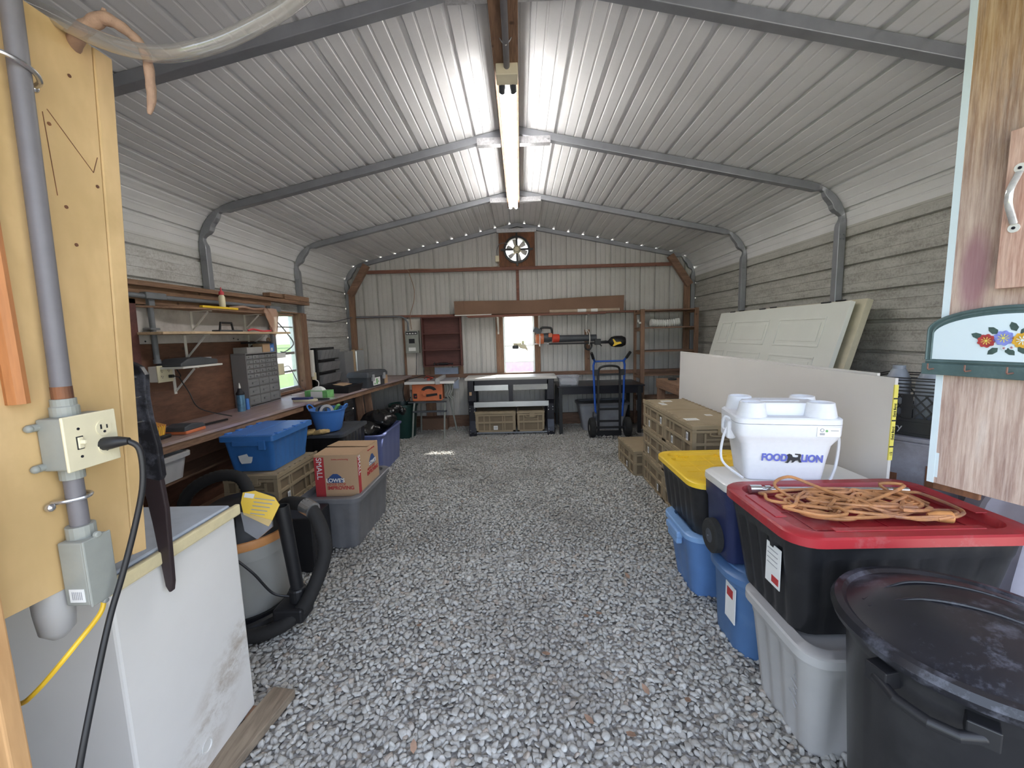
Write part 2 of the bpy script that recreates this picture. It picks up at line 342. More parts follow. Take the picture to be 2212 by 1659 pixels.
def rrect(w, d, r, z, n=5, cx=0, cy=0, rib=None):
    """rounded rectangle loop (w along x, d along y); rib = (count_x, count_y, depth) pushes ribs in and out"""
    pts = []
    for sx, sy, a0 in ((1, 1, 0), (-1, 1, PI/2), (-1, -1, PI), (1, -1, 1.5*PI)):
        for i in range(n+1):
            a = a0+i*PI/2/n; pts.append((cx+sx*(w/2-r)+r*math.cos(a), cy+sy*(d/2-r)+r*math.sin(a), z))
    if not rib: return pts
    nx, ny, dep = rib; out = []; k = len(pts)
    for i, p in enumerate(pts):
        q = pts[(i+1) % k]; out.append(p)
        if (i+1) % (n+1) == 0:
            alongy = abs(p[0]-q[0]) < abs(p[1]-q[1]); c = ny if alongy else nx
            for j in range(c*4):
                t = (j+.5)/(c*4); x = p[0]+(q[0]-p[0])*t; y = p[1]+(q[1]-p[1])*t; o = dep if (j % 4) in (1, 2) else 0
                if alongy: x += -o if p[0] > cx else o
                else: y += -o if p[1] > cy else o
                out.append((x, y, z))
    return out

# ------------------------------------------------------------------ building shell
HW, Y0, Y1, YE = 2.72, .45, 6.74, 6.70
def bez(a, b, c, d, t): return tuple((1-t)**3*a[i]+3*(1-t)**2*t*b[i]+3*(1-t)*t*t*c[i]+t**3*d[i] for i in (0, 1))
half = [(2.72, 0), (2.72, 2.27)]+[bez((2.72, 2.27), (2.72, 2.47), (2.57, 2.605), (2.40, 2.641), i/12) for i in range(1, 13)]+[(0, 3.155)]
def arc_pos(s):
    for (a, b) in zip(half, half[1:]):
        l = math.dist(a, b)
        if s <= l or b is half[-1]:
            t = s/l; n = ((b[1]-a[1])/l, -(b[0]-a[0])/l); return (a[0]+(b[0]-a[0])*t, a[1]+(b[1]-a[1])*t), n
        s -= l
TOT = sum(math.dist(a, b) for a, b in zip(half, half[1:]))
WALL_S = 2.27
def rib_profile(s0, s1, start, step=.2286, h=.021, w=.018):
    """(s, outward offset) breakpoints of ribbed sheet between s0 and s1"""
    P = [(s0, 0), (s1, 0)]; k = math.floor((s0-start)/step)
    while start+k*step < s1+step:
        c = start+k*step
        P += [(c-w, 0), (c-w+.005, h), (c+w-.005, h), (c+w, 0)]
        for q in (step/3, 2*step/3): P += [(c+q-.008, 0), (c+q-.004, .004), (c+q+.004, .004), (c+q+.008, 0)]
        k += 1
    return sorted(p for p in P if s0-1e-6 <= p[0] <= s1+1e-6)
def extr(prof, side, ys, skip=None):
    vs = []; fs = []
    cuts = sorted(set(prof))
    for s, o in cuts:
        (x, z), n = arc_pos(s)
        for y in ys: vs.append((side*(x+n[0]*(o+.002)), y, z+n[1]*(o+.002)))
    m = len(ys)
    for i in range(len(cuts)-1):
        for j in range(m-1):
            if skip and skip(cuts[i][0], cuts[i+1][0], ys[j], ys[j+1]): continue
            fs.append((i*m+j, i*m+j+1, (i+1)*m+j+1, (i+1)*m+j))
    return vs, fs
mb = MB(); START = TOT-.055
for sd in (-1, 1):
    cps = rib_profile(WALL_S, TOT, TOT-.1143+.0); L_ = TOT-2.262; cps = sorted([p for p in cps if abs(p[0]-L_) > .006]+[(L_-.004, 0), (L_-.0035, .02), (L_+.0035, .02), (L_+.004, 0)])   # open lap between two sheets
    mids = [p for p in cps]
    # extra nodes round the bend so that the curve stays round
    extra = []
    s = WALL_S
    for a, b in zip(half[1:], half[2:]):
        s += math.dist(a, b)
        if s < WALL_S+.55: extra.append(s)
    def off(s):
        for (a, oa), (b, ob) in zip(cps, cps[1:]):
            if a <= s <= b: return oa if b-a < 1e-9 else oa+(ob-oa)*(s-a)/(b-a)
        return 0
    prof = sorted(set(cps+[(e, off(e)) for e in extra]))
    vs, fs = extr(prof, sd, [Y0, Y1]); mb.add(vs, fs)
mb.box((-.14, Y0, 3.172), (.14, Y1, 3.176))
struct('ceiling', mb, 'roof', 'ribbed off-white sheet metal roof, vaulted over the gravel floor')
for sd, nm, mt in ((-1, 'wall_left', 'side'), (1, 'wall_right', 'sideR')):
    prof = rib_profile(-.06, WALL_S, .02+(TOT-.1143-.02) % .2286, h=.03, w=.015); mb = MB()
    if sd < 0:
        prof = sorted(set(prof+[(.90, 0), (1.775, 0)]))
        vs, fs = extr(prof, sd, [Y0, 4.50, 4.985, Y1], lambda a, b, c, d: c > 4.4 and d < 5 and a >= .899 and b <= 1.776)
    else: vs, fs = extr(prof, sd, [Y0, Y1])
    mb.add(vs, fs); struct(nm, mb, mt, 'ribbed sheet metal side wall with mildew stains')
def roofz(x):
    x = abs(x)
    for a, b in zip(half, half[1:]):
        if b[0] <= x <= a[0] and a[0] != b[0]: return a[1]+(b[1]-a[1])*(a[0]-x)/(a[0]-b[0])
    return 2.27
# back wall, ribs upright
cols = []
k = -13
while k*.2286 < 2.9:
    c = k*.2286+.06
    for d, o in ((-.015, 0), (-.011, .03), (.011, .03), (.015, 0)): cols.append((c+d, o))
    for q in (.0762, .1524):
        for d, o in ((-.007, 0), (-.004, .007), (.004, .007), (.007, 0)): cols.append((c+q+d, o))
    k += 1
WX0, WX1, WZ0, WZ1 = -.262, .232, .825, 1.762
for e in (WX0, WX1, -.185, .165, -2.745, 2.745, 0): cols.append((e, 0))
cols = sorted(c for c in cols if -2.745 <= c[0] <= 2.745)
zl = [-.06, WZ0, WZ1, 2.575, 2.925, 9]
mb = MB(); vs = []; fs = []
for x, o in cols:
    for z in zl: vs.append((x, YE+o, min(z, roofz(x))))
m = len(zl)
for i in range(len(cols)-1):
    xa, xb = cols[i][0], cols[i+1][0]
    for j in range(m-1):
        if j == 1 and xa >= WX0-1e-6 and xb <= WX1+1e-6: continue
        if j == 3 and xa >= -.186 and xb <= .166: continue
        if abs(vs[i*m+j][2]-vs[i*m+j+1][2]) < 1e-4 and abs(vs[(i+1)*m+j][2]-vs[(i+1)*m+j+1][2]) < 1e-4: continue
        fs.append((i*m+j, (i+1)*m+j, (i+1)*m+j+1, i*m+j+1))
mb.add(vs, fs); struct('wall_back', mb, 'back', 'ribbed sheet metal end wall with a window and a fan opening')

# front wall: closed on the left of the entrance and above it
mb = MB(); mb.box((-2.74, .40, -.06), (-1.05, .44, 2.3)); mb.prism([(-2.74, 2.3), (2.74, 2.3)]+[(a, roofz(a)+.02) for a in (2.5, 2.3, 0, -2.3, -2.5)], 'xz', .40, .44)
struct('wall_front', mb, 'side', 'entrance wall, closed above and left of the wide opening')
# ------------------------------------------------------------------ steel arches
def arch(yf, i):
    st = []; s = 0
    pts = [(2.72, -.02), (2.72, 1.2)]+[arc_pos(x)[0] for x in np.linspace(2.12, 2.95, 42)]+[(1.9, roofz(1.9)), (0, 3.155)]
    N = [(1, 0), (1, 0)]+[arc_pos(x)[1] for x in np.linspace(2.12, 2.95, 42)]+[(.209, .978), (0, 1)]
    S_ = [0, 1.2]+list(np.linspace(2.12, 2.95, 42))+[3.5, 5]
    for (x, z), n, s in zip(pts, N, S_):
        d = .062; w = 0
        for c in (2.36, 2.66):
            q = math.exp(-((s-c)/.045)**2); d -= .03*q; w += .012*q; d += .012*math.exp(-((s-c-.1)/.04)**2)*(c < 2.5)
        st.append(((x-.003*n[0], z-.003*n[1]), (x-n[0]*d, z-n[1]*d), w))
    full = st[:-1]+[st[-1]]+[((-a[0], a[1]), (-b[0], b[1]), w) for a, b, w in reversed(st[:-1])]
    mb = MB(); mb.loft([[(a[0], yf, a[1]), (a[0], yf+.06, a[1]), (b[0], yf+.06-w, b[1]), (b[0], yf+w, b[1])] for a, b, w in full])
    o = struct('trim_%d' % i, mb, 'galv', 'bent square steel tube arch carrying the roof, %s from the entrance' % ('first', 'second', 'third', 'against the end wall')[i-1], bevel=.004)
    pl = MB(); pl.box((-.31, yf-.012, 3.015), (.29, yf-.004, 3.062)); pl.box((-.31, yf-.012, 3.008), (.29, yf+.05, 3.015))
    for x in (-.29, .27): pl.cyl((x, yf-.022, 3.04), (x, yf-.01, 3.04), .011, n=8)
    obj('peak_brace', pl, 'galv_plate', o)
    bl = MB()
    for x in (-2.70, -2.675, 2.70, 2.675):
        for z in (2.17, 2.205): bl.cyl((x, yf-.008, z), (x, yf, z), .006, n=6)
    obj('bolts', bl, 'galv', o)
for i, y in enumerate((2.11, 3.637, 5.161, 6.635)): arch(y, i+1)
# light leaking through the rib ends at the end wall is real: small gaps between roof rib and end wall are left open above

# ------------------------------------------------------------------ ground and gravel
mb = MB(); mb.add([(-2.9, -2, -.003), (2.9, -2, -.003), (2.9, 7, -.003), (-2.9, 7, -.003)], [(0, 1, 2, 3)])
m, nt, bs = newmat('gravel_bed'); v = coords(nt)
vo = nt.nodes.new('ShaderNodeTexVoronoi'); vo.inputs['Scale'].default_value = 48; L(nt, v, vo.inputs['Vector'])
c = mixc(nt, .6, ramp(nt, noise(nt, 30, 5, v).outputs[0], [(.3, (.26, .245, .225)), (.7, (.40, .385, .355))]), ramp(nt, vo.outputs['Distance'], [(0, (.46, .45, .42)), (.6, (.22, .21, .20))]))
L(nt, c, bs.inputs['Base Color']); bs.inputs['Roughness'].default_value = .9; bump(nt, bs, vo.outputs['Distance'], 1, .02)
struct('floor', mb, m, 'grey gravel floor of the metal shed')
def stones(name, x0, x1, y0, y1, sp, sub, label):
    xs = np.arange(x0, x1, sp); ys = np.arange(y0, y1, sp*.9); X, Y = np.meshgrid(xs, ys); X[1::2] += sp/2
    n = X.size; X = X.ravel()+rng.uniform(-.35, .35, n)*sp; Y = Y.ravel()+rng.uniform(-.35, .35, n)*sp
    bm = bmesh.new(); bmesh.ops.create_icosphere(bm, subdivisions=sub, radius=1); bm.verts.ensure_lookup_table()
    bv = np.array([v.co[:] for v in bm.verts]); bf = np.array([[v.index for v in f.verts] for f in bm.faces]); bm.free()
    nv, nf = len(bv), len(bf); var = []
    for k in range(24):
        b = bv.copy()
        for _ in range(7):                       # chop facets off a ball: an angular crushed stone
            d = rng.normal(size=3); d /= np.linalg.norm(d); h = rng.uniform(.42, .78); t = b@d; b -= np.outer(np.maximum(t-h, 0), d)
        var.append(b)
    var = np.array(var); idx = rng.integers(0, 24, n); B = var[idx]
    r = sp*rng.uniform(.48, .95, n); sc = np.stack([r*rng.uniform(.8, 1.2, n), r*rng.uniform(.6, .95, n), r*rng.uniform(.35, .62, n)], 1)
    B = B*sc[:, None, :]
    a, b_ = rng.uniform(0, 2*PI, n), rng.normal(0, .45, n); ca, sa, cb, sb = np.cos(a), np.sin(a), np.cos(b_), np.sin(b_)
    x, y, z = B[..., 0], B[..., 1], B[..., 2]; x, z = x*cb[:, None]+z*sb[:, None], -x*sb[:, None]+z*cb[:, None]
    x, y = x*ca[:, None]-y*sa[:, None], x*sa[:, None]+y*ca[:, None]
    hz = rng.uniform(-.004, .006, n)
    V = np.stack([x+X[:, None], y+Y[:, None], z+hz[:, None]], -1).reshape(-1, 3)
    F = (bf[None]+(np.arange(n)*nv)[:, None, None]).reshape(-1, 3)
    me = bpy.data.meshes.new(name); me.vertices.add(len(V)); me.vertices.foreach_set('co', V.astype(np.float32).ravel())
    me.loops.add(F.size); me.loops.foreach_set('vertex_index', F.astype(np.int32).ravel())
    me.polygons.add(len(F)); me.polygons.foreach_set('loop_start', np.arange(0, F.size, 3, dtype=np.int32)); me.polygons.foreach_set('loop_total', np.full(len(F), 3, np.int32))
    at = me.color_attributes.new('tone', 'FLOAT_COLOR', 'POINT')
    t = np.clip(rng.normal(.5, .2, n), 0, 1); hue = rng.random(n)
    col = np.stack([t, hue, np.zeros(n), np.ones(n)], 1); at.data.foreach_set('color', np.repeat(col, nv, 0).astype(np.float32).ravel())
    me.update(); me.validate()
    return tag(obj(name, me, M['stone'], smooth=False), label, 'gravel', kind='stuff')
m, nt, bs = newmat('crushed_stone'); M['stone'] = m
at = nt.nodes.new('ShaderNodeAttribute'); at.attribute_name = 'tone'; sp_ = nt.nodes.new('ShaderNodeSeparateColor'); L(nt, at.outputs['Color'], sp_.inputs[0])
c = ramp(nt, sp_.outputs[0], [(.0, (.28, .265, .235)), (.35, (.42, .405, .365)), (.65, (.52, .505, .465)), (1, (.67, .655, .61))])
c = mixc(nt, ramp(nt, sp_.outputs[1], [(.95, (0, 0, 0)), (.97, (.6, .6, .6))]), c, (.36, .24, .15))
c = mixc(nt, .3, c, ramp(nt, noise(nt, 120, 4, coords(nt)).outputs[0], [(.3, (.15, .15, .14)), (.7, (.6, .6, .58))]))
c = mixc(nt, ramp(nt, noise(nt, .9, 3, coords(nt)).outputs[0], [(.47, (0, 0, 0)), (.62, (.5, .5, .5))]), c, (.22, .20, .175))
L(nt, c, bs.inputs['Base Color']); bs.inputs['Roughness'].default_value = .85
stones('gravel', -1.6, 1.35, .75, 2.69, .0245, 2, 'coarse pale grey gravel nearest the entrance').name = 'gravel'
stones('gravel', -2.2, 1.6, 2.70, 6.72, .0250, 1, 'grey gravel over the middle and far floor of the shed')
# leaves and a few bigger stones
for i, (x, y) in enumerate(((.08, 1.75), (.22, 1.42), (.36, 1.36), (.47, 1.55), (.30, 2.0), (.37, 2.02), (.60, 2.35), (-.55, 1.95), (-.42, 1.32), (.62, 1.5))):
    lf = MB(); a = random.random()*6; lab = ('dry brown leaf in the middle of the gravel, level with the grey tote', 'dry leaf on the gravel, upper of a close pair before the trash can', 'dry leaf on the gravel, lower of a close pair before the trash can', 'dry leaf lying nearest the foot of the light grey tote', 'dry leaf mid-gravel, one of two touching, nearer the camera', 'dry leaf mid-gravel, one of two touching, the far one', 'dry leaf beside the foot of the taped steel blue tote', 'dry leaf between the freezer and the middle of the gravel', 'dry leaf on the gravel right of the weathered board', 'dry leaf on the gravel beside the light grey tote, toward the steel blue one')[i]; p = [(0, -.02), (.011, -.006), (.009, .01), (0, .022), (-.01, .008), (-.01, -.008)]
    lf.T = Matrix.Translation((x, y, .021)) @ Matrix.Rotation(a, 4, 'Z') @ Matrix.Rotation(.35, 4, 'X')
    lf.prism([(q[0]*1.1, q[1]*1.1) for q in p], 'xy', 0, .0012)
    solo('dry_leaf', lab, 'leaf', lf, 'root', group='dry leaves on the gravel')
# ------------------------------------------------------------------ outdoors
mb = MB(); mb.add([(-150, -80, -.05), (150, -80, -.05), (150, 150, -.05), (-150, 150, -.05)], [(0, 1, 2, 3)])
m = plain('lawn', (.13, .24, .05), .9, 0, .3, 1.5); struct('ground_outside', mb, m, 'sunlit lawn around the shed')
mb = MB(); mb.add([(-27, -40, -.04), (-10.6, -40, -.04), (-10.6, 120, -.04), (-27, 120, -.04)], [(0, 1, 2, 3)]); mb.add([(-3.6, -30, -.035), (12, -30, -.035), (12, 60, -.035), (-3.6, 60, -.035)], [(0, 1, 2, 3)]); struct('drive_and_bounce_ground', mb, plain('pale_drive_and_bounce', (.55, .52, .46), .9, 0, .1, 2), 'pale gravel drive beyond the side window, plus added pale bounce ground round the shed')  # second sheet is added pale ground: neutral bounce, bright view through end window
def tree(x, y, h, r, label):
    t = thing('tree', label, 'tree', (x, y, 0), group='trees outside'); tr = MB(); tr.tube([(0, 0, -.1), (.1, 0, h*.3), (0, .1, h*.6)], [.22, .17, .08], 8); obj('trunk', tr, 'rustply', t)
    cr = MB(); rr = random.Random(int(x*7+y))
    for i in range(26):
        a, q = rr.random()*2*PI, rr.random(); cr.ball((math.cos(a)*r*q*.8, math.sin(a)*r*q*.8, h*(.42+.5*rr.random())), r*(.28+.2*rr.random()), 8)
    o = obj('crown', cr, 'foliage', t); return t
M['foliage'] = plain('foliage', (.09, .17, .06), .8, 0, .4, 3)
for x, y, h, r, l in ((-40, 42, 9, 4.4, 'nearest'), (-44, 66, 10, 5, 'middle'), (-40, 90, 11, 5, 'farthest')): tree(x, y, h, r, l+' leafy tree of the row seen through the side window')
for x, y, h, r, l in ((-7, 44, 7, 3.2, 'left'), (7, 47, 8, 3.4, 'right')): tree(x, y, h, r, l+' leafy tree far behind the end wall window')
sh = MB(); sh.box((-1.6, 13, -.04), (1.4, 14.2, .60))
struct('planter_outside', sh, plain('pinkish_wall', (.45, .30, .36), .8), 'low pinkish structure on the lawn behind the shed')

#==SECTION2==
# ------------------------------------------------------------------ windows
def window(nm, plane, a0, a1, z0, z1, bars, at, mats, label):
    """plane 'y': in the end wall at y=at, a = x; plane 'x': in the side wall at x=at, a = y. Aluminium sash, glass and bars."""
    def B(mb, a, b, z_, z2, d0, d1):
        if plane == 'y': mb.box((a, at+d0, z_), (b, at+d1, z2))
        else: mb.box((at-d1, a, z_), (at-d0, b, z2))
    f = MB(); w = .028
    for q in ((a0, a0+w, z0, z1), (a1-w, a1, z0, z1), (a0+w, a1-w, z0, z0+w), (a0+w, a1-w, z1-w, z1)): B(f, *q, -.02, .035)
    root = struct(nm, f, 'alu', label, bevel=.003)
    g = MB(); B(g, a0+w, a1-w, z0+w, z1-w, .008, .011); obj('window_glass', g, mats, root)
    s = MB()
    for z, t in bars: B(s, a0+w, a1-w, z-t/2, z+t/2, -.012, .02)
    obj('glazing_bar', s, 'alu', root); return root
window('window_1', 'y', WX0, WX1, WZ0, WZ1, ((1.275, .022), (1.02, .014)), YE, 'glass', 'small sash window in the end wall')
window('window_2', 'x', 4.50, 4.985, .90, 1.775, ((1.32, .03), (1.11, .022), (1.62, .012)), -2.70, 'dirtyglass', 'small sash window above the long workbench')
# wood round the end window
fr = MB()
for x0, x1 in ((-.375, -.265), (.235, .32)): fr.box((x0, 6.635, .80), (x1, 6.69, 1.75))
fr.box((-.375, 6.63, 1.763), (.32, 6.69, 1.775)); fr.box((-.265, 6.64, .80), (.235, 6.69, .825))
struct('trim_5', fr, M['lumber_z'], 'orange-brown lumber framing the end wall window', bevel=.003)
fr = MB(); fr.box((-2.70, 4.99, .86), (-2.60, 5.135, 1.78)); fr.box((-2.69, 4.46, 1.775), (-2.62, 5.13, 1.79)); fr.box((-2.69, 4.47, .87), (-2.62, 5.0, .90))
struct('trim_6', fr, M['lumber_z'], 'reddish lumber beside the side window', bevel=.003)
# horizontal and upright framing of the end wall
def beam_thing(nm, lab, cat, p, q, w, h, mat, group=None, upv=(0, 0, 1)):
    b = MB(); b.beam(p, q, w, h, upv); return solo(nm, lab, cat, b, mat, group, bevel=.003)
def strc(i, lab, beams, mat):
    b = MB()
    for p, q, w, h, *u in beams: b.beam(p, q, w, h, *(u or []))
    struct('trim_%d' % i, b, mat, lab, bevel=.003)
strc(7, 'thin reddish girt across the top of the end wall', [((-2.35, 6.62, 2.477), (2.36, 6.62, 2.457), .04, .05)], 'redlumber_x')
strc(8, 'thin reddish girt across the middle of the end wall', [((-2.62, 6.655, 1.795), (2.6, 6.655, 1.755), .04, .035)], 'redlumber_x')
strc(9, 'upright wood strip below the fan', [((-.012, 6.66, 1.77), (-.012, 6.66, 2.45), .045, .03, (0, 1, 0))], 'redlumber_x')
strc(10, 'upright studs at the two ends of the end wall', [((-2.62, 6.60, 0), (-2.60, 6.60, 2.2), .09, .04, (0, 1, 0)), ((2.58, 6.60, 0), (2.58, 6.60, 2.2), .09, .04, (0, 1, 0)), ((1.06, 6.66, .85), (1.06, 6.66, 1.5), .08, .035, (0, 1, 0)), ((-1.83, 6.66, 0), (-1.83, 6.66, 1.78), .035, .04, (0, 1, 0)), ((-1.46, 6.66, .1), (-1.46, 6.66, 1.1), .16, .03, (0, 1, 0)), ((-.95, 6.66, .85), (-.95, 6.66, 1.1), .07, .03, (0, 1, 0))], 'lumber_z')
strc(11, 'diagonal wood braces in the upper corners of the end wall', [((-2.32, 6.55, 2.575), (-2.60, 6.55, 2.13), .10, .07, (0, 1, 0)), ((2.30, 6.55, 2.575), (2.60, 6.55, 2.13), .10, .07, (0, 1, 0))], 'lumber_x')
strc(12, 'wood sill board low on the end wall', [((-2.6, 6.66, .09), (2.6, 6.66, .09), .04, .19)], 'lumber_x')
strc(13, 'wood rail behind the benches of the end wall', [((-2.6, 6.655, .83), (2.6, 6.655, .82), .05, .06)], 'lumber_x')
# ridge board
strc(14, 'reddish brown board running along under the ridge', [((-.045, Y0, 3.0), (-.035, 5.3, 3.0), .14, .035)], M['lumber'])
# ------------------------------------------------------------------ exhaust fan
t = thing('exhaust_fan', 'round exhaust fan with grey blades on rusty plywood, high in the end wall', 'fan', (-.010, 6.63, 2.745))
p = MB(); ring = [(.185*math.cos(a), .185*math.sin(a)) for a in (2*PI*i/40 for i in range(40))]
sq = [(max(-.275, min(.275, 9*math.cos(a))), max(-.30, min(.30, 9*math.sin(a)))) for a in (2*PI*i/40 for i in range(40))]
vs = [(x, y, z) for y in (0, .016) for L_ in (ring, sq) for x, z in L_]; fs = []
for i in range(40):
    j = (i+1) % 40; fs += [(i, j, 40+j, 40+i), (80+i, 120+i, 120+j, 80+j), (i, 80+i, 80+j, j), (40+i, 40+j, 120+j, 120+i)]
p.add(vs, fs); obj('mounting_board', p, 'rustply', t, 'square of rusty weathered plywood')
h = MB(); h.lathe([(.172, 0), (.205, 0), (.205, .02), (.19, .03), (.19, .11), (.172, .11), (.172, 0)], 40, (0, -.03, 0), 'y', False); obj('shroud', h, 'black', t, smooth=True)
h = MB()
for a in range(4):
    d = Vector((math.cos(a*PI/2), 0, math.sin(a*PI/2))); h.beam(d*.05+Vector((0, -.035, 0)), d*.245+Vector((0, -.035, 0)), .03, .014, (0, 1, 0))
obj('spider_bracket', h, 'black', t)
for k in range(6):
    b = MB(); a = k*PI/3+.35; R_ = Matrix.Rotation(a, 4, 'Y'); b.T = R_ @ Matrix.Rotation(.5, 4, 'X')
    b.prism([(.05, -.02), (.10, -.045), (.155, -.055), (.165, -.01), (.16, .03), (.10, .022), (.05, .012)], 'xz', .03, .033); obj('blade', b, 'lgrey', t)
b = MB(); b.lathe([(.0, -.075), (.045, -.07), (.06, -.05), (.062, .02), (0, .03)], 24, axis='y', caps=False); obj('motor', b, 'cream', t, 'pale green-cream motor cap', smooth=True)
b = MB()
for k in range(10): a = k*PI/5; b.beam((.03*math.cos(a), -.066, .03*math.sin(a)), (.052*math.cos(a), -.062, .052*math.sin(a)), .008, .014, (0, 1, 0))
obj('motor_vent', b, 'black', t)
b = MB(); b.box((-.31, 6.60, 3.0), (.27, 6.63, 3.035)); struct('trim_15', b, 'galv_plate', 'zinc plate above the fan board')
t = thing('junction_box', 'small cream junction box beside the rusty fan board', 'electrical box', (-.315, 6.64, 2.62))
b = MB(); b.box((-.03, -.03, -.045), (.03, .02, .045)); obj('box', b, 'cream', t, bevel=.004); b = MB(); b.cyl((.03, 0, .03), (.05, 0, .03), .006); b.cyl((.03, 0, -.03), (.05, 0, -.03), .006); obj('mounting_lug', b, 'cream', t)
b = MB(); b.tube(spline([(-.315, 6.62, 2.665), (-.315, 6.61, 2.75), (-.27, 6.60, 2.83), (-.19, 6.60, 2.845), (-.15, 6.60, 2.82)]), .006, 6)
solo('fan_cable', 'grey cable looping from the small box to the exhaust fan', 'cable', b, 'pvc')
b = MB(); b.tube(spline([(-.315, 6.62, 2.575), (-.31, 6.59, 2.50), (-.6, 6.59, 2.495), (-1.2, 6.59, 2.49), (-1.66, 6.59, 2.50), (-1.68, 6.59, 2.45), (-1.62, 6.60, 2.2), (-1.64, 6.61, 2.0), (-1.71, 6.62, 1.8), (-1.70, 6.63, 1.58)]), .005, 6)
solo('thin_cable', 'thin tan cable lying on the upper girt and dropping to the breaker panel', 'cable', b, 'root')

# ------------------------------------------------------------------ ceiling lamp
t = thing('tube_light', 'long lit two-tube fluorescent fixture under the ridge board', 'ceiling light', (-.036, 2.58, 2.98))
b = MB(); b.prism([(-.058, 0), (.058, 0), (.045, -.028), (-.045, -.028)], 'xz', .06, 2.50); obj('fixture_body', b, 'white', t, bevel=.002)
b = MB(); b.box((-.062, -.03, -.06), (.062, .075, .002)); obj('end_cap', b, 'cream', t, 'chipped cream end cap', bevel=.004)
b = MB(); b.box((-.05, 2.49, -.05), (.05, 2.52, .0)); obj('end_cap', b, 'cream', t)
for x in (-.032, .032):
    b = MB(); b.cyl((x, .13, -.058), (x, 2.48, -.058), .0185, n=16); obj('lamp_tube', b, 'tube', t, 'glowing white tube', smooth=True)
    b = MB(); b.tube([(x, .06, -.03), (x, .09, -.055), (x, .135, -.06)], [.016, .02, .021], 12); obj('lamp_socket', b, 'darkgrey', t, smooth=True)
t = thing('ceiling_conduit', 'grey conduit running along the ridge board to the tube light', 'conduit', (-.036, .5, 2.965))
b = MB(); b.cyl((0, 0, 0), (0, 2.06, -.002), .017, n=16); obj('pipe', b, 'pvc', t, smooth=True)
b = MB(); b.tube([(-.03, 1.85, .016), (-.02, 1.85, 0), (0, 1.85, -.02), (.02, 1.85, 0), (.03, 1.85, .016)], .004, 6)
obj('strap', b, 'steel', t)

# ------------------------------------------------------------------ left side: workbench
BZ = .86
t = thing('long_workbench', 'long worn wooden workbench along the left wall under the side window', 'workbench', (-2.66, 1.6, 0))
def tp(pts): return [(x+2.66, y-1.6) for x, y in pts]
b = MB(); b.prism(tp([(-2.66, 1.6), (-2.28, 1.6), (-2.17, 2.9), (-2.09, 3.95), (-2.0, 3.95), (-1.88, 5.0), (-1.72, 6.2), (-1.72, 6.56), (-2.66, 6.56)]), 'xy', BZ-.02, BZ); obj('top', b, 'benchtop', t, 'scuffed purple-brown bench top', bevel=.002)
b = MB()
for a, c in (((-2.28, 1.6), (-2.17, 2.9)), ((-2.17, 2.9), (-2.09, 3.95)), ((-2.02, 3.96), (-1.88, 5.0)), ((-1.88, 5.0), (-1.73, 6.2))):
    b.beam((a[0]+2.66-.03, a[1]-1.6, BZ-.045), (c[0]+2.66-.03, c[1]-1.6, BZ-.045), .03, .05)
obj('front_rail', b, 'lumber', t)
for x, y, lean in ((-2.3, 1.75, 0), (-2.22, 3.3, 0), (-2.04, 4.62, .02), (-1.97, 5.14, .03), (-1.90, 5.28, .05), (-1.76, 6.45, 0)):
    b = MB(); b.beam((x+2.66-.02, y-1.6, -.01), (x+2.66-lean-.03, y-1.6, BZ-.02), .085, .038, (0, 1, 0)); obj('leg', b, 'lumber_z' if y != 5.2 else 'paleply', t, bevel=.002)
b = MB(); b.box((.03, .1, .14), (.34, 3.0, .16)); b.box((.03, .1, .53), (.30, 2.2, .545)); obj('lower_shelf', b, 'lumber', t)
# back boards
b = MB(); b.box((-2.655, 1.5, BZ+.002), (-2.64, 4.42, 1.47)); solo('backboard', 'dark brown plywood backboard behind the long workbench', 'board', b, 'plybrown')
b = MB(); b.box((-2.652, 2.83, 1.472), (-2.641, 4.40, 1.76)); 
o = solo('white_board', 'scuffed off-white panel fixed above the brown backboard', 'board', b, plain('scuffed_white_board', (.52, .49, .47), .7, 0, .15, 5, dust=(.28, .24, .24), dust_amt=.7))
b = MB()
for y, z in ((2.9, 1.735), (2.92, 1.49), (3.9, 1.49), (3.84, 1.50), (4.3, 1.735)): b.cyl((-2.642, y, z), (-2.638, y, z), .006, n=8)
obj('screw', b, 'inkblack', o)
b = MB(); b.beam((-2.60, 1.3, 1.875), (-2.60, 5.15, 1.90), .09, .035); b.beam((-2.625, 1.3, 1.80), (-2.625, 4.43, 1.82), .04, .13)
solo('header_timber', 'long brown lumber ledge above the left shelves', 'timber', b, 'lumber', bevel=.003)
b = MB(); b.beam((-2.60, 4.62, 1.945), (-2.60, 5.15, 1.95), .085, .055); b.beam((-2.60, 4.35, 1.945), (-2.60, 4.58, 1.945), .08, .04)
solo('timber_offcut', 'short pieces of lumber lying on the ledge above the side window', 'timber', b, 'lumber', bevel=.003)
b = MB(); b.beam((-2.63, 2.77, .87), (-2.63, 2.80, 1.78), .05, .09, (0, 1, 0)); solo('dark_stud', 'dark upright stud left of the white panel', 'timber', b, 'redply')
b = MB(); b.box((-2.655, 1.5, .0), (-2.642, 6.1, BZ-.03)); solo('darkening_backboard', 'dark brown board added to darken the wall under the long workbench', 'board', b, 'plybrown')  # board added so the space under the bench reads dark
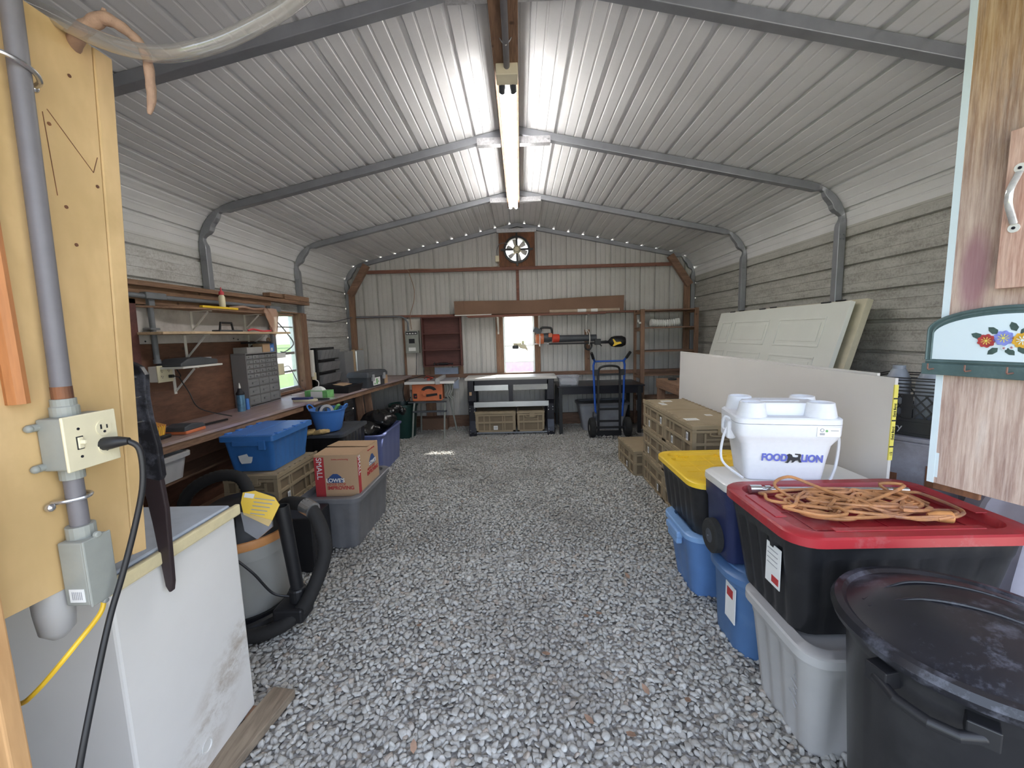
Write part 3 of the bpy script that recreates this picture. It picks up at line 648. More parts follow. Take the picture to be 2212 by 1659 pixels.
# conduit run with tee boxes
t = thing('conduit_run', 'grey conduit run along the ledge with a drop pipe to the four-socket box', 'conduit', (-2.57, 2.95, 1.80))
b = MB(); b.cyl((0, .07, 0), (0, 1.28, .01), .017, n=14); b.cyl((0, -.5, 0), (0, -.07, 0), .017, n=14); b.cyl((-.03, 0, -.05), (-.03, 0, -.46), .018, n=14); b.cyl((-.03, 0, -.44), (-.03, 0, -.47), .023, n=14)
obj('pipe', b, 'pvc2', t, smooth=True)
b = MB(); b.beam((0, -.08, .005), (0, .09, .005), .05, .045); b.box((-.05, -.025, -.07), (-.01, .025, -.01)); obj('tee_box', b, 'pvc2', t, bevel=.006)
b = MB(); b.box((-.07, -.04, -.232), (-.009, .04, -.216)); obj('strap', b, 'pvc2', t, bevel=.004)
t = thing('conduit_run', 'grey conduit box and drop pipe at the edge of the side window', 'conduit', (-2.57, 4.38, 1.80))
b = MB(); b.beam((0, -.07, .0), (0, .12, .0), .05, .055); obj('tee_box', b, 'pvc2', t, bevel=.006)
b = MB(); b.cyl((-.02, .0, 0), (-.02, .0, -.50), .026, n=14); b.cyl((-.02, 0, -.50), (-.02, 0, -.56), .02, n=14); obj('pipe', b, 'pvc', t, smooth=True)
def socket(mb, x, y, z, s=1):
    """duplex outlet on a face looking towards +x"""
    for dz in (-.02*s, .02*s):
        mb.m = 0; mb.lathe([(.0, 0), (.0165*s, 0), (.0165*s, .002), (0, .002)], 16, (x, y, z+dz), 'x', False)
        mb.m = 1; mb.box((x+.002, y-.008*s, z+dz-.002), (x+.003, y-.005*s, z+dz+.008*s)); mb.box((x+.002, y+.005*s, z+dz-.002), (x+.003, y+.0075*s, z+dz+.006*s)); mb.cyl((x+.002, y, z+dz-.008*s), (x+.003, y, z+dz-.008*s), .0028*s, n=8)
t = thing('outlet_box', 'cream four-socket outlet box with a black plug, on the brown backboard', 'outlet', (-2.64, 2.97, 1.255))
b = MB(); b.box((0, -.062, -.057), (.065, .062, .057)); obj('box', b, 'white', t, bevel=.006)
b = MB(); b.box((.065, -.066, -.06), (.071, .066, .06)); obj('cover_plate', b, 'cream', t, bevel=.002)
for y in (-.03, .03): b = MB(); socket(b, .071, y, 0); obj('receptacle', b, ['cream', 'inkblack'], t)
t = thing('plug_cord', 'black plug and cord drooping from the four-socket box to the charger', 'cord', (-2.64, 2.97, 1.255))
b = MB(); b.box((.074, .018, -.032), (.10, .045, -.010)); obj('plug', b, 'black', t, bevel=.004)
b = MB(); b.tube(spline([(.09, .045, -.02), (.09, .11, -.03), (.07, .10, .06), (.08, .22, .10)]), .004, 6); b.tube(spline([(.09, .09, -.03), (.12, .13, -.15), (.20, .12, -.28), (.34, .26, -.37)]), .004, 6); obj('cord', b, 'black', t)
t = thing('outlet_box', 'cream outlet box hanging at the left edge of the side window', 'outlet', (-2.60, 4.40, 1.165))
b = MB(); b.box((-.03, -.055, -.06), (.06, .05, .06)); obj('box', b, 'cream', t, bevel=.006)
b = MB(); b.tube(spline([(.06, .05, .02), (.08, .11, .02), (.10, .17, -.10), (.12, .25, -.24), (.14, .36, -.295)]), .004, 6); obj('cord', b, 'pvc', t)
b = MB(); b.box((-2.60, 4.28, 1.285), (-2.54, 4.50, 1.335)); solo('wood_block', 'pale whitewashed block fixed beside the side window', 'board', b, 'paper', bevel=.003)
b = MB(); b.tube(spline([(-2.56, 4.44, 1.66), (-2.52, 4.52, 1.55), (-2.50, 4.60, 1.43), (-2.54, 4.5, 1.35), (-2.56, 4.44, 1.35)]), .006, 6); solo('looped_cord', 'dark looped cord hanging beside the window conduit', 'cord', b, 'pvc2')
# shelves and brackets
def bracket(y, z, x1, h=.27, lab=''):
    t = thing('shelf_bracket', lab, 'bracket', (-2.64, y, z), group='shelf brackets on the left wall')
    b = MB(); b.box((0, -.011, -h), (.006, .011, 0)); b.box((0, -.011, -.006), (x1, .011, 0)); obj('arm', b, 'white', t)
    b = MB(); b.beam((.006, 0, -h*.9), (x1*.85, 0, -.01), .008, .012); obj('strut', b, 'white', t); return t
b = MB(); b.prism([(-2.64, 2.83), (-2.45, 3.12), (-2.42, 3.3), (-2.42, 4.5), (-2.64, 4.5)], 'xy', 1.725, 1.738); solo('plank_shelf', 'upper rough plank shelf on the left wall, stained and cluttered', 'shelf', b, 'lumber')
b = MB(); b.prism([(-2.64, 2.83), (-2.42, 2.82), (-2.34, 3.0), (-2.34, 4.27), (-2.64, 4.27)], 'xy', 1.535, 1.553); solo('plank_shelf', 'middle pale-edged plank shelf on the left wall, holding a black-handled tool', 'shelf', b, 'paleply', bevel=.002)
b = MB(); b.prism([(-2.64, 2.93), (-2.40, 2.93), (-2.40, 3.33), (-2.64, 3.33)], 'xy', 1.288, 1.303); solo('plank_shelf', 'small low white shelf on the brown backboard, holding a black case', 'shelf', b, 'white', bevel=.004)
for y, z, x1, h, l in ((3.36, 1.725, .17, .17, 'white bracket under the upper shelf near its left end'), (4.02, 1.725, .17, .15, 'white bracket under the upper shelf near the window'), (3.27, 1.535, .2, .2, 'white bracket under the middle shelf near its left end'), (4.05, 1.535, .2, .12, 'white bracket under the middle shelf near the window'), (3.12, 1.288, .2, .2, 'white bracket under the small low shelf')): bracket(y, z, x1, h, l)
t = thing('glue_bottle', 'pale yellow squeeze bottle with red cap standing on the upper shelf', 'bottle', (-2.47, 3.50, 1.757))
b = MB(); b.lathe([(0, 0), (.022, 0), (.024, .01), (.024, .085), (.014, .105)], 16, caps=False); obj('body', b, 'cream', t, smooth=True)
b = MB(); b.lathe([(.015, .1), (.02, .105), (.018, .125), (.007, .135), (.003, .165), (0, .165)], 12, caps=False); obj('cap', b, 'redplug', t, 'red pointed cap', smooth=True)
b = MB(); b.beam((-2.44, 3.22, 1.747), (-2.42, 3.60, 1.747), .03, .018); solo('yellow_level', 'yellow bar-shaped tool on the edge of the upper shelf', 'tool', b, 'yellowplastic', bevel=.003)
b = MB(); b.tube(spline([(-2.5, 3.62, 1.76), (-2.46, 3.75, 1.775), (-2.5, 3.95, 1.77), (-2.44, 4.05, 1.775)]), [.012]*25, 8); solo('mesh_bag_roll', 'rolled translucent plastic wrapping on the upper shelf', 'bag', b, 'bag')
b = MB(); prof = [(0, 1.76, .035), (.01, 1.765, .055), (.03, 1.72, .065), (.04, 1.66, .055), (.045, 1.59, .045), (.05, 1.54, .028), (.052, 1.50, .004)]
loops = []
for dx, z, r in prof: loops.append([(-2.40+dx*.6+r*.5*math.cos(a)*(1+.25*math.sin(5*a+z*40)), 4.04+r*1.4*math.sin(a)*(1+.2*math.cos(4*a+z*30)), z+.01) for a in (2*PI*j/22 for j in range(22))])
b.loft(loops); solo('mesh_bag', 'orange translucent bag drooping over the edge of the upper shelf', 'bag', b, 'bag', smooth=True)
t = thing('hand_plane', 'black tool with a loop handle lying on the middle shelf', 'tool', (-2.44, 3.47, 1.553))
b = MB(); b.box((-.035, -.12, 0), (.035, .16, .016)); obj('base', b, 'darkgrey', t, bevel=.004)
b = MB(); b.tube([(0, -.075, .01), (0, -.06, .075), (0, .07, .075), (0, .085, .01)], .009, 8); obj('handle', b, 'black', t)
b = MB(); b.tube(spline([(-2.38, 3.66, 1.565), (-2.37, 3.72, 1.575), (-2.37, 3.85, 1.56), (-2.38, 4.0, 1.565)]), .008, 6); solo('pliers', 'red-gripped pliers on the middle shelf', 'tool', b, 'redplug')
t = thing('black_case', 'black hinged tool case on the small low white shelf', 'case', (-2.52, 3.14, 1.303))
b = MB(); b.prism([(-.19, 0), (.18, 0), (.18, .035), (.02, .06), (-.12, .055), (-.19, .02)], 'yz', -.09, .09); obj('body', b, 'darkgrey', t, bevel=.006)
for y in (.0, .09): b = MB(); b.box((.05, y-.03, .038), (.085, y+.03, .055)); obj('latch', b, 'inkgrey', t)
# drill, charger
t = thing('cordless_tool', 'black and yellow cordless tool lying on the near end of the bench', 'tool', (-2.36, 2.5, BZ))
b = MB(); b.lathe([(0, -.05), (.035, -.05), (.045, -.02), (.045, .05), (.03, .07), (0, .07)], 18, (0, .0, .06), 'y', False); obj('body', b, 'black', t, smooth=True)
b = MB(); b.box((-.03, .04, .015), (.045, .13, .10), Matrix.Rotation(.25, 3, 'Y')); obj('grip', b, 'yellowplastic', t, 'yellow ribbed housing', bevel=.012)
b = MB()
for k in range(5): b.box((-.032, .05+.016*k, .02), (.047, .055+.016*k, .103), Matrix.Rotation(.25, 3, 'Y'), (.0075, .085, .0575))
obj('grip_rib', b, 'rimorange', t)
b = MB(); b.box((-.05, -.06, 0), (.05, .16, .025)); obj('battery', b, 'black', t, bevel=.006)
t = thing('battery_charger', 'dark battery charger with an orange base beside the cordless tool', 'charger', (-2.33, 2.80, BZ))
b = MB(); b.box((-.075, -.09, 0), (.075, .09, .022)); obj('base', b, 'orangeplastic', t, 'orange base', bevel=.006)
b = MB(); b.prism([(-.095, .02), (.10, .02), (.08, .05), (-.03, .065), (-.09, .05)], 'yz', -.07, .07); obj('housing', b, 'darkgrey', t, bevel=.006)
b = MB(); b.beam((-2.35, 2.93, BZ+.012), (-2.30, 3.17, BZ+.012), .02, .012); solo('paint_stirrer', 'short dark flat bar lying on the bench beside the charger', 'tool', b, 'black')
# drawer organizer
t = thing('drawer_organizer', 'tall grey parts cabinet with rows of small smoky drawers on the bench', 'organizer', (-2.635, 3.76, BZ))
b = MB(); b.box((0, 0, 0), (.14, .50, .008)); b.box((0, 0, .49), (.14, .50, .50)); b.box((0, 0, .008), (.14, .01, .49)); b.box((0, .49, .008), (.14, .50, .49)); b.box((0, .01, .008), (.01, .49, .49)); obj('cabinet', b, 'organizer', t, bevel=.003)
z = .488
for r, (hh, nn) in enumerate(((.043, 5), (.043, 5), (.043, 5), (.043, 5), (.046, 5), (.075, 3), (.08, 3), (.085, 3))):
    z -= hh+.001
    b = MB(); b.box((.012, .012, z-.004), (.139, .488, z)); obj('divider', b, 'organizer', t)
    for k in range(nn):
        w = .474/nn; y0 = .013+k*w; d = MB(); d.box((.03, y0+.003, z+.003), (.137, y0+w-.003, z+hh-.006)); dr = obj('drawer', d, 'drawer', t, bevel=.002)
        d = MB(); d.box((.137, y0+w*.3, z+hh*.35), (.147, y0+w*.7, z+hh*.55)); obj('drawer_pull', d, 'drawer', dr)
t = thing('spray_can', 'steel-blue labelled caulk bottle with white nozzle in front of the parts cabinet', 'bottle', (-2.47, 3.60, BZ))
b = MB(); b.lathe([(0, 0), (.031, 0), (.032, .01), (.032, .155), (.022, .175), (.014, .18)], 20, caps=False); obj('body', b, 'bottle', t, smooth=True)
b = MB(); b.lathe([(.0315, .145), (.033, .147), (.033, .16), (.02, .18), (.016, .2), (.008, .205)], 20, caps=False); obj('collar', b, 'inkblack', t, smooth=True)
b = MB(); b.lathe([(.011, .2), (.009, .22), (.003, .25), (0, .25)], 12, caps=False); obj('nozzle', b, 'white', t, smooth=True)
b = MB(); b.lathe([(0, 0), (.016, 0), (.016, .09), (.013, .1), (0, .1)], 14, (-2.475, 3.69, BZ), caps=False); solo('small_can', 'small slim blue can beside the caulk bottle', 'can', b, 'bluebucket', smooth=True)
OZ = BZ+.50
b = MB(); b.box((-2.63, 3.80, OZ), (-2.50, 4.03, OZ+.055)); solo('grey_carton', 'flat grey carton on top of the parts cabinet', 'box', b, plain('grey_card', (.3, .29, .28), .8), bevel=.002)
b = MB(); b.box((-2.60, 4.04, OZ), (-2.50, 4.16, OZ+.085)); solo('tan_carton', 'small tan carton on top of the parts cabinet', 'box', b, 'card', bevel=.002)
b = MB(); b.box((-2.62, 3.90, OZ+.087), (-2.47, 4.14, OZ+.105)); solo('black_tray', 'thin dark tray lying on the cartons above the parts cabinet', 'tray', b, 'black', bevel=.004)
t = thing('blue_packet', 'blue packet with a white code patch on top of the parts cabinet', 'packet', (-2.55, 4.215, OZ))
b = MB(); b.prism([(-.045, 0), (.045, 0), (.045, .085), (.01, .075), (-.045, .09)], 'yz', -.03, .03); obj('wrapper', b, 'bluebucket', t); b = MB(); b.box((.03, -.01, .008), (.031, .02, .04)); obj('label', b, 'paper', t)
b = MB(); b.lathe([(.018, -.006), (.028, -.006), (.028, .006), (.018, .006), (.018, -.006)], 20, (-2.55, 4.225, OZ+.115), 'x', False); solo('tape_ring', 'small round tan ring standing on the blue packet', 'tape', b, 'card', smooth=True)
# power strip, cord
t = thing('power_strip', 'white power strip screwed to the reddish stud right of the side window', 'power strip', (-2.60, 5.155, 1.16))
b = MB(); b.box((0, -.03, -.15), (.035, .02, .18)); obj('body', b, 'white', t, bevel=.006); b = MB(); b.box((.005, -.025, -.19), (.04, .03, -.10)); obj('plug', b, 'cream', t, bevel=.006)
b = MB(); b.tube(spline([(.02, 0, -.18), (.06, .02, -.22), (.10, -.08, -.27), (.12, -.25, -.295), (.06, -.62, -.296)]), .007, 8); obj('cord', b, 'whitecord', t, smooth=True)
# hanging parts bins
t = thing('parts_bin_rack', 'black wall rack with three rows of smoky tilt bins beside the side window', 'organizer', (-2.62, 5.20, BZ))
b = MB(); b.box((0, 0, .0), (.03, .60, .50)); b.box((.0, 0, 0), (.07, .035, .50)); obj('back_frame', b, 'black', t)
for r, (z0, hh) in enumerate(((.35, .13), (.195, .125), (.03, .13))):
    b = MB(); b.box((.03, .06, z0-.012), (.09, .60, z0)); obj('shelf_rail', b, 'black', t)
    for k in range(4 if r else 5):
        w = .53/(4 if r else 5); y0 = .06+k*w; d = MB(); d.prism([(.03, z0+.002), (.085, z0+.002), (.125, z0+hh-.01), (.03, z0+hh-.01)], 'xz', y0+.004, y0+w-.004); obj('bin', d, 'drawer', t, bevel=.003)
b = MB(); b.box((-2.63, 5.88, BZ), (-2.48, 6.18, 1.285)); solo('fluted_panel', 'stack of dark fluted glass panes standing at the far end of the bench', 'panel', b, 'drawer')
t = thing('metal_sheet', 'shiny upright metal sheet with pale wood edges beside the dark panes', 'panel', (-2.50, 6.22, BZ))
b = MB(); b.box((0, 0, 0), (.06, .30, .43)); obj('sheet', b, 'alu', t, bevel=.015)
for y in (-.02, .30): b = MB(); b.box((-.01, y, 0), (.035, y+.02, .44)); obj('edge_strip', b, 'paleply', t)
# toolbox
t = thing('toolbox', 'dark grey hard toolbox with pale latches and a label, far along the bench', 'toolbox', (-1.98, 5.02, BZ), rz=-.13)
b = MB(); b.loft([rrect(.24, .46, .02, 0, 3, 0, .25), rrect(.27, .50, .02, .13, 3, 0, .25)]); obj('body', b, 'darkgrey', t, smooth=True)
b = MB(); b.loft([rrect(.30, .53, .025, .13, 3, 0, .25), rrect(.30, .53, .025, .165, 3, 0, .25), rrect(.26, .50, .03, .195, 3, 0, .25), rrect(.2, .44, .03, .2, 3, 0, .25)]); obj('lid', b, 'darkgrey', t, smooth=True)
for y in (.10, .40): b = MB(); b.box((.135, y-.025, .08), (.16, y+.025, .16)); obj('latch', b, 'inkgrey', t, bevel=.004)
b = MB(); b.box((.128, .13, .02), (.137, .31, .115)); obj('label', b, 'paper', t); b = MB(); b.box((.1375, .2, .03), (.1385, .235, .1)); b.box((.1375, .25, .05), (.1385, .27, .07)); b.box((.1375, .15, .03), (.1385, .175, .05)); obj('label_print', b, 'greenbox', t)
b = MB(); b.box((.128, .44, .01), (.138, .52, .12)); obj('tag', b, 'card', t)
t = thing('open_tray', 'shallow black tray with a tan card in it on the bench', 'tray', (-2.10, 4.78, BZ), rz=-.1)
b = MB(); o_, i_ = [(-.2, -.17), (.2, -.17), (.2, .17), (-.2, .17)], [(-.185, -.155), (.185, -.155), (.185, .155), (-.185, .155)]
b.loft([[(x*.9, y*.9, 0) for x, y in o_], [(x, y, .08) for x, y in o_], [(x, y, .08) for x, y in i_], [(x*.9, y*.9, .006) for x, y in i_]]); obj('body', b, 'black', t)
b = MB(); b.box((-.03, -.1, .085), (.10, .10, .088), Matrix.Rotation(.12, 3, 'Y')); obj('card', b, 'card', t)
t = thing('wipes_box', 'green and white dispenser box with a tissue pulled out, on the bench edge', 'box', (-2.14, 4.36, BZ), rz=-.15)
b = MB(); b.box((-.13, -.06, 0), (.13, .06, .075)); obj('carton', b, 'greenbox', t, bevel=.002)
b = MB(); b.box((-.06, -.061, .004), (.075, -.058, .07)); obj('printed_panel', b, 'paper', t)
b = MB(); b.loft([[(x*q+.0, y*q*.7, z) for x, y in ((-.08, -.04), (-.02, -.065), (.06, -.05), (.07, .03), (0, .05), (-.07, .03))] for q, z in ((1, .076), (.75, .10), (.35, .115))]); obj('tissue', b, 'paper', t)
t = thing('scrub_brush', 'long curved brush with navy bristles and cream back on the bench edge', 'brush', (-2.12, 4.08, BZ+.001), rz=.05)
b = MB(); b.loft([[(x, y*s, z) for x, y in ((-.15, -.008), (-.12, -.03), (.02, -.033), (.10, -.02), (.10, .02), (.02, .033), (-.12, .03), (-.15, .008))] for s, z in ((.9, .0), (1, .01), (.9, .022))]); obj('back', b, 'cream', t, smooth=True)
b = MB(); b.loft([[(x*1.02, y*s, z) for x, y in ((-.155, -.01), (-.12, -.035), (.02, -.037), (.05, 0), (.02, .037), (-.12, .035), (-.155, .01))] for s, z in ((.9, .022), (1, .04))]); obj('bristles', b, 'brushblue', t)
b = MB(); b.tube([(.09, 0, .013), (.16, 0, .015), (.21, 0, .014)], [.015, .013, .01], 8); obj('handle', b, 'black', t)
b = MB(); b.loft([[(-1.98+x, 4.14+y, BZ+z+.008*math.sin(9*x+7*y)) for x, y in ((-.12, -.06), (0, -.09), (.10, -.05), (.12, .03), (.02, .08), (-.1, .05))] for z in (.008, .014)]); solo('crumpled_wrapper', 'crumpled white wrapper hanging on the bench edge beside the brush', 'wrapper', b, 'clearplastic')
# things under the bench
def openbin(name, label, cat, loc, w, d, h, mat, tw=.8, rz=0, rib=(5, 5, .004), r=.05, lidmat=None, rimmat=None, group=None, rim=.03):
    """tapered tub: body, rolled rim"""
    t = thing(name, label, cat, loc, rz, group); b = MB()
    lv = [(tw, 0), (tw+(1-tw)*.25, h*.25), (tw+(1-tw)*.7, h*.7), (1, h)]
    lo = [rrect(w*k, d*k if d*k else d, r*k, z, 4, rib=rib if 0 < z < h*.9 else (rib[0], rib[1], 0)) for k, z in lv]
    lo += [rrect(w-.012, d-.012, r, h, 4, rib=(rib[0], rib[1], 0)), rrect(w*(tw+.02)-.012, d*(tw+.02)-.012, r*tw, .012, 4, rib=(rib[0], rib[1], 0))]
    b.loft(lo); obj('body', b, mat, t, smooth=True)
    b = MB(); b.loft([rrect(w+2*e, d+2*e, r+e, z, 5) for e, z in ((0, h-rim), (.018, h-rim), (.02, h-.004), (.014, h), (-.004, h), (-.006, h-rim))], caps=False); obj('rim', b, rimmat or mat, t, smooth=True)
    return t
t = openbin('storage_bin', 'pale grey translucent bin on the lower shelf under the near end of the bench', 'bin', (-2.38, 2.42, .60), .34, .5, .17, 'lgrey', .88)
def crate_proto():
    t = thing('tan_crate', 'x', 'crate', (0, 0, 0)); H = .265; w, l = .39, .58
    b = MB(); b.box((-w/2+.012, -l/2+.012, .01), (w/2-.012, l/2-.012, H-.035))
    obj('panel', b, 'tandark', t)
    b = MB()
    for z0, z1, e in ((0, .02, 0), (.112, .134, .002), (.205, .225, .002)):
        b.box((-w/2-e, -l/2-e, z0), (w/2+e, l/2+e, z1))
    for sx in (-1, 1):
        for sy in (-1, 1): b.box((sx*w/2-(.03 if sx > 0 else 0), sy*l/2-(.04 if sy > 0 else 0), 0), (sx*w/2+(0 if sx > 0 else .03), sy*l/2+(0 if sy > 0 else .04), H-.035))
        for y in (-.14, -.11, .08, .16): b.box((sx*w/2-.005-(.003 if sx > 0 else 0), y, .02), (sx*w/2+.005-(0 if sx > 0 else -.003), y+.012, .21)) if 0 else b.box((min(sx*(w/2-.012), sx*w/2), y, .02), (max(sx*(w/2-.012), sx*w/2), y+.014, .21))
    for sy in (-1, 1):
        for x in (-.11, .096): b.box((x, min(sy*(l/2-.012), sy*l/2), .02), (x+.014, max(sy*(l/2-.012), sy*l/2), .2))
        b.box((-.11, min(sy*(l/2-.012), sy*(l/2-.002)), .15), (.11, max(sy*(l/2-.012), sy*(l/2-.002)), .16))
        b.tube(spline([(-.07, sy*(l/2+.004), .205), (-.06, sy*(l/2+.006), .185), (.06, sy*(l/2+.006), .185), (.07, sy*(l/2+.004), .205)]), .006, 6)
    obj('frame', b, 'tan', t, bevel=.002)
    b = MB(); b.box((-w/2-.006, -l/2-.006, H-.035), (w/2+.006, l/2+.006, H-.006)); b.box((-w/2+.02, -l/2+.02, H-.01), (w/2-.02, l/2-.02, H-.003))
    for y in np.arange(-l/2+.03, l/2-.02, .075): b.box((-w/2-.002, y, H-.008), (-w/2+.014, y+.045, H)); b.box((w/2-.014, y, H-.008), (w/2+.002, y+.045, H))
    obj('lid', b, 'tan', t, bevel=.002)
    b = MB(); b.box((-.02, -l/2-.009, H-.075), (.06, -l/2-.001, H-.03)); b.box((-.02, l/2+.001, H-.075), (.06, l/2+.009, H-.03)); obj('latch', b, 'tan', t, bevel=.003)
    return t, H
crate, CH = crate_proto()
def sticker(root, loc, sz, axis='x'):
    """white sticker with a printed code block, flat on one face of a crate"""
    b = MB(); a, c = sz
    if axis == 'x': b.box((loc[0], loc[1]-a/2, loc[2]-c/2), (loc[0]+.0012*(1 if loc[0] > 0 else -1), loc[1]+a/2, loc[2]+c/2))
    elif axis == 'y': b.box((loc[0]-a/2, loc[1]-.0012, loc[2]-c/2), (loc[0]+a/2, loc[1], loc[2]+c/2))
    else: b.box((loc[0]-a/2, loc[1]-c/2, loc[2]), (loc[0]+a/2, loc[1]+c/2, loc[2]+.0012))
    o = obj('sticker', b, 'paper', root, 'white sticker with a printed code'); b = MB()
    for k in range(6):
        q = -.35+k*.13
        if axis == 'x': s_ = 1 if loc[0] > 0 else -1; xs = sorted((loc[0]+.0012*s_, loc[0]+.0018*s_)); b.box((xs[0], loc[1]+q*a, loc[2]-c*.3), (xs[1], loc[1]+(q+.07)*a, loc[2]+c*.3))
        elif axis == 'y': b.box((loc[0]+q*a, loc[1]-.0018, loc[2]-c*.3), (loc[0]+(q+.07)*a, loc[1]-.0012, loc[2]+c*.3))
        else: b.box((loc[0]+q*a, loc[1]-c*.25, loc[2]+.0012), (loc[0]+(q+.07)*a, loc[1]+c*.1, loc[2]+.0018))
    obj('printed_code', b, 'inkgrey', o)
_first = [True]
def place_crate(loc, rz, label, group, stick=(), z=1):
    if _first[0]: _first[0] = False; r = crate; r.location = loc; r.rotation_euler = (0, 0, rz); tag(r, label, group=group)
    else: r = dup(proto, loc, rz, label, group)
    r.scale.z = z
    return r
# a clean prototype is needed for every copy: take the copies first, stickers after
proto = crate
G1, G2 = 'tan folding crates along the right side', 'tan folding crates under the left bench'
spots = [((-1.945, 3.13, 0), 0, 'tan folding crate on the gravel under the left bench, bottom of its stack', G2),
 ((-1.945, 3.13, CH), .0, 'tan folding crate right under the blue lidded tote', G2),
 ((-1.82, 3.97, 0), .0, 'tan folding crate under the black tote by the left bench', G2)]
for j, (yy, nm) in enumerate(((3.20, 'near'), (3.79, 'far'))):
    for k, lv in enumerate(('bottom', 'middle', 'top')): spots.append(((1.39, yy, k*CH), 0, 'tan folding crate, %s of the %s stack on the right side' % (lv, nm), G1))
spots += [((1.30, 4.42, 0), .04, 'lone low tan folding crate behind the tall crate stacks', G1),
 ((-.385, 6.165, .055), PI/2, 'tan folding crate showing its long side on the low shelf of the black bench', 'tan folding crates in the black bench'),
 ((.128, 6.262, .055), 0, 'tan folding crate showing its latch end on the low shelf of the black bench', 'tan folding crates in the black bench')]
crs = [place_crate(*s_) for s_ in spots]
for s_ in (crs[-1], crs[-2]): s_.scale.z = 1.15
crs[-1].scale.x = 1.0
sticker(crs[1], (.196, -.16, .06), (.035, .065)); sticker(crs[0], (.196, -.10, .18), (.04, .05))
for c_, y, z in ((crs[3], -.1, .07), (crs[6], -.16, .07), (crs[7], .12, .07), (crs[8], -.22, .16), (crs[8], .1, .065), (crs[5], -.2, .165), (crs[5], .1, .065), (crs[9], -.05, .06)): sticker(c_, (-.196, y, z), (.035, .06))
for x, y, a, c in ((-.02, .16, .10, .06), (-.10, .02, .05, .12)): sticker(crs[8], (x, y, CH-.003), (a, c), 'z')
for x, y, a, c in ((-.12, -.08, .10, .07), (.07, .06, .05, .05), (.12, -.2, .06, .05)): sticker(crs[5], (x, y, CH-.003), (a, c), 'z')
sticker(crs[-2], (-.196, .0, .055), (.06, .05))

# lidded blue tote
t = thing('lidded_tote', 'bright blue flip-lid tote standing on the tan crate under the left bench', 'tote', (-1.965, 3.15, 2*CH+.001))
b = MB(); b.loft([rrect(.30, .46, .02, 0, 3, rib=(3, 7, 0)), rrect(.305, .47, .02, .02, 3, rib=(3, 7, .003)), rrect(.35, .53, .02, .225, 3, rib=(3, 7, .003)), rrect(.355, .535, .02, .232, 3, rib=(3, 7, 0))]); obj('body', b, 'blue', t, smooth=True)
b = MB(); b.loft([rrect(.37, .55, .02, .228, 3), rrect(.395, .575, .02, .232, 3), rrect(.395, .575, .02, .27, 3), rrect(.36, .54, .02, .272, 3), rrect(.35, .53, .02, .262, 3)]); obj('rim', b, 'blue', t, smooth=True)
for s_ in (-1, 1):
    b = MB(); b.box((min(s_*.004, s_*.185), -.265, .266), (max(s_*.004, s_*.185), .265, .274))
    for k in range(4): b.box((min(s_*.17, s_*.196), -.22+k*.12, .262), (max(s_*.17, s_*.196), -.17+k*.12, .281))
    obj('lid_flap', b, 'bluebucket', t, bevel=.002)
b = MB(); b.box((-.10, -.292, .20), (.12, -.272, .236)); b.box((.09, -.294, .17), (.14, -.27, .24)); obj('handle', b, 'blue', t, bevel=.004)
b = MB(); b.add([(-.075, -.258, .125), (-.01, -.258, .14), (.0, -.2585, .12), (.03, -.258, .118), (.02, -.254, .085), (.01, -.252, .07), (-.06, -.251, .065), (-.07, -.254, .09)], [tuple(range(8))]); b.v = [(x, y-.012, z) for x, y, z in b.v]; obj('sticker_scrap', b, 'paper', t, 'torn remnant of a white sticker')
# black lidded tote with tub and gloves
t = thing('storage_tote', 'black lidded tote holding the blue tub, beside the left bench', 'tote', (-1.815, 3.97, CH))
b = MB(); b.loft([rrect(.33, .54, .03, 0, 3, rib=(4, 6, 0)), rrect(.335, .545, .03, .02, 3, rib=(4, 6, .006)), rrect(.36, .58, .03, .31, 3, rib=(4, 6, .006)), rrect(.365, .59, .03, .32, 3, rib=(4, 6, 0))]); obj('body', b, 'blacktote', t, smooth=True)
b = MB(); b.loft([rrect(.38, .61, .04, .315, 3), rrect(.40, .63, .04, .32, 3), rrect(.40, .63, .04, .345, 3), rrect(.35, .58, .03, .35, 3), rrect(.33, .56, .03, .34, 3)]); obj('lid', b, 'darkgrey', t, smooth=True)
TZ = CH+.35
t = thing('handled_tub', 'bright blue plastic tub with two loop handles standing on the black tote', 'tub', (-1.83, 3.86, TZ))
b = MB(); b.lathe([(0, 0), (.10, 0), (.115, .02), (.15, .17), (.158, .195), (.165, .2), (.165, .207), (.152, .205), (.145, .17), (.10, .01), (0, .008)], 32, caps=False); obj('body', b, 'bluebucket', t, smooth=True)
for s_ in (-1, 1): b = MB(); b.tube(spline([(s_*.15, -.05, .2), (s_*.175, -.035, .235), (s_*.18, 0, .245), (s_*.175, .035, .235), (s_*.15, .05, .2)]), .007, 8); obj('handle', b, 'bluebucket', t, smooth=True)
def roll(x, y, z, r, lab, tilt, mat='tape'):
    b = MB(); b.T = Matrix.Translation((x, y, z)) @ Matrix.Rotation(tilt, 4, 'X') @ Matrix.Rotation(.3, 4, 'Y'); b.lathe([(r*.6, -.024), (r, -.024), (r, .024), (r*.6, .024), (r*.6, -.024)], 28, caps=False); return solo('tape_roll', lab, 'tape', b, mat, 'tape rolls in the blue tub', smooth=True)
roll(-1.81, 3.80, TZ+.19, .06, 'silver-grey tape roll tilted up at the front of the blue tub', 1.15); roll(-1.89, 3.86, TZ+.185, .05, 'dark grey tape roll behind the silver one in the blue tub', .9, 'darkgrey')
b = MB(); b.box((-1.77, 3.83, TZ+.12), (-1.75, 3.89, TZ+.25), Matrix.Rotation(.6, 3, 'Y')); solo('paper_packet', 'white and green paper packet poking out of the blue tub', 'packet', b, 'greenbox')
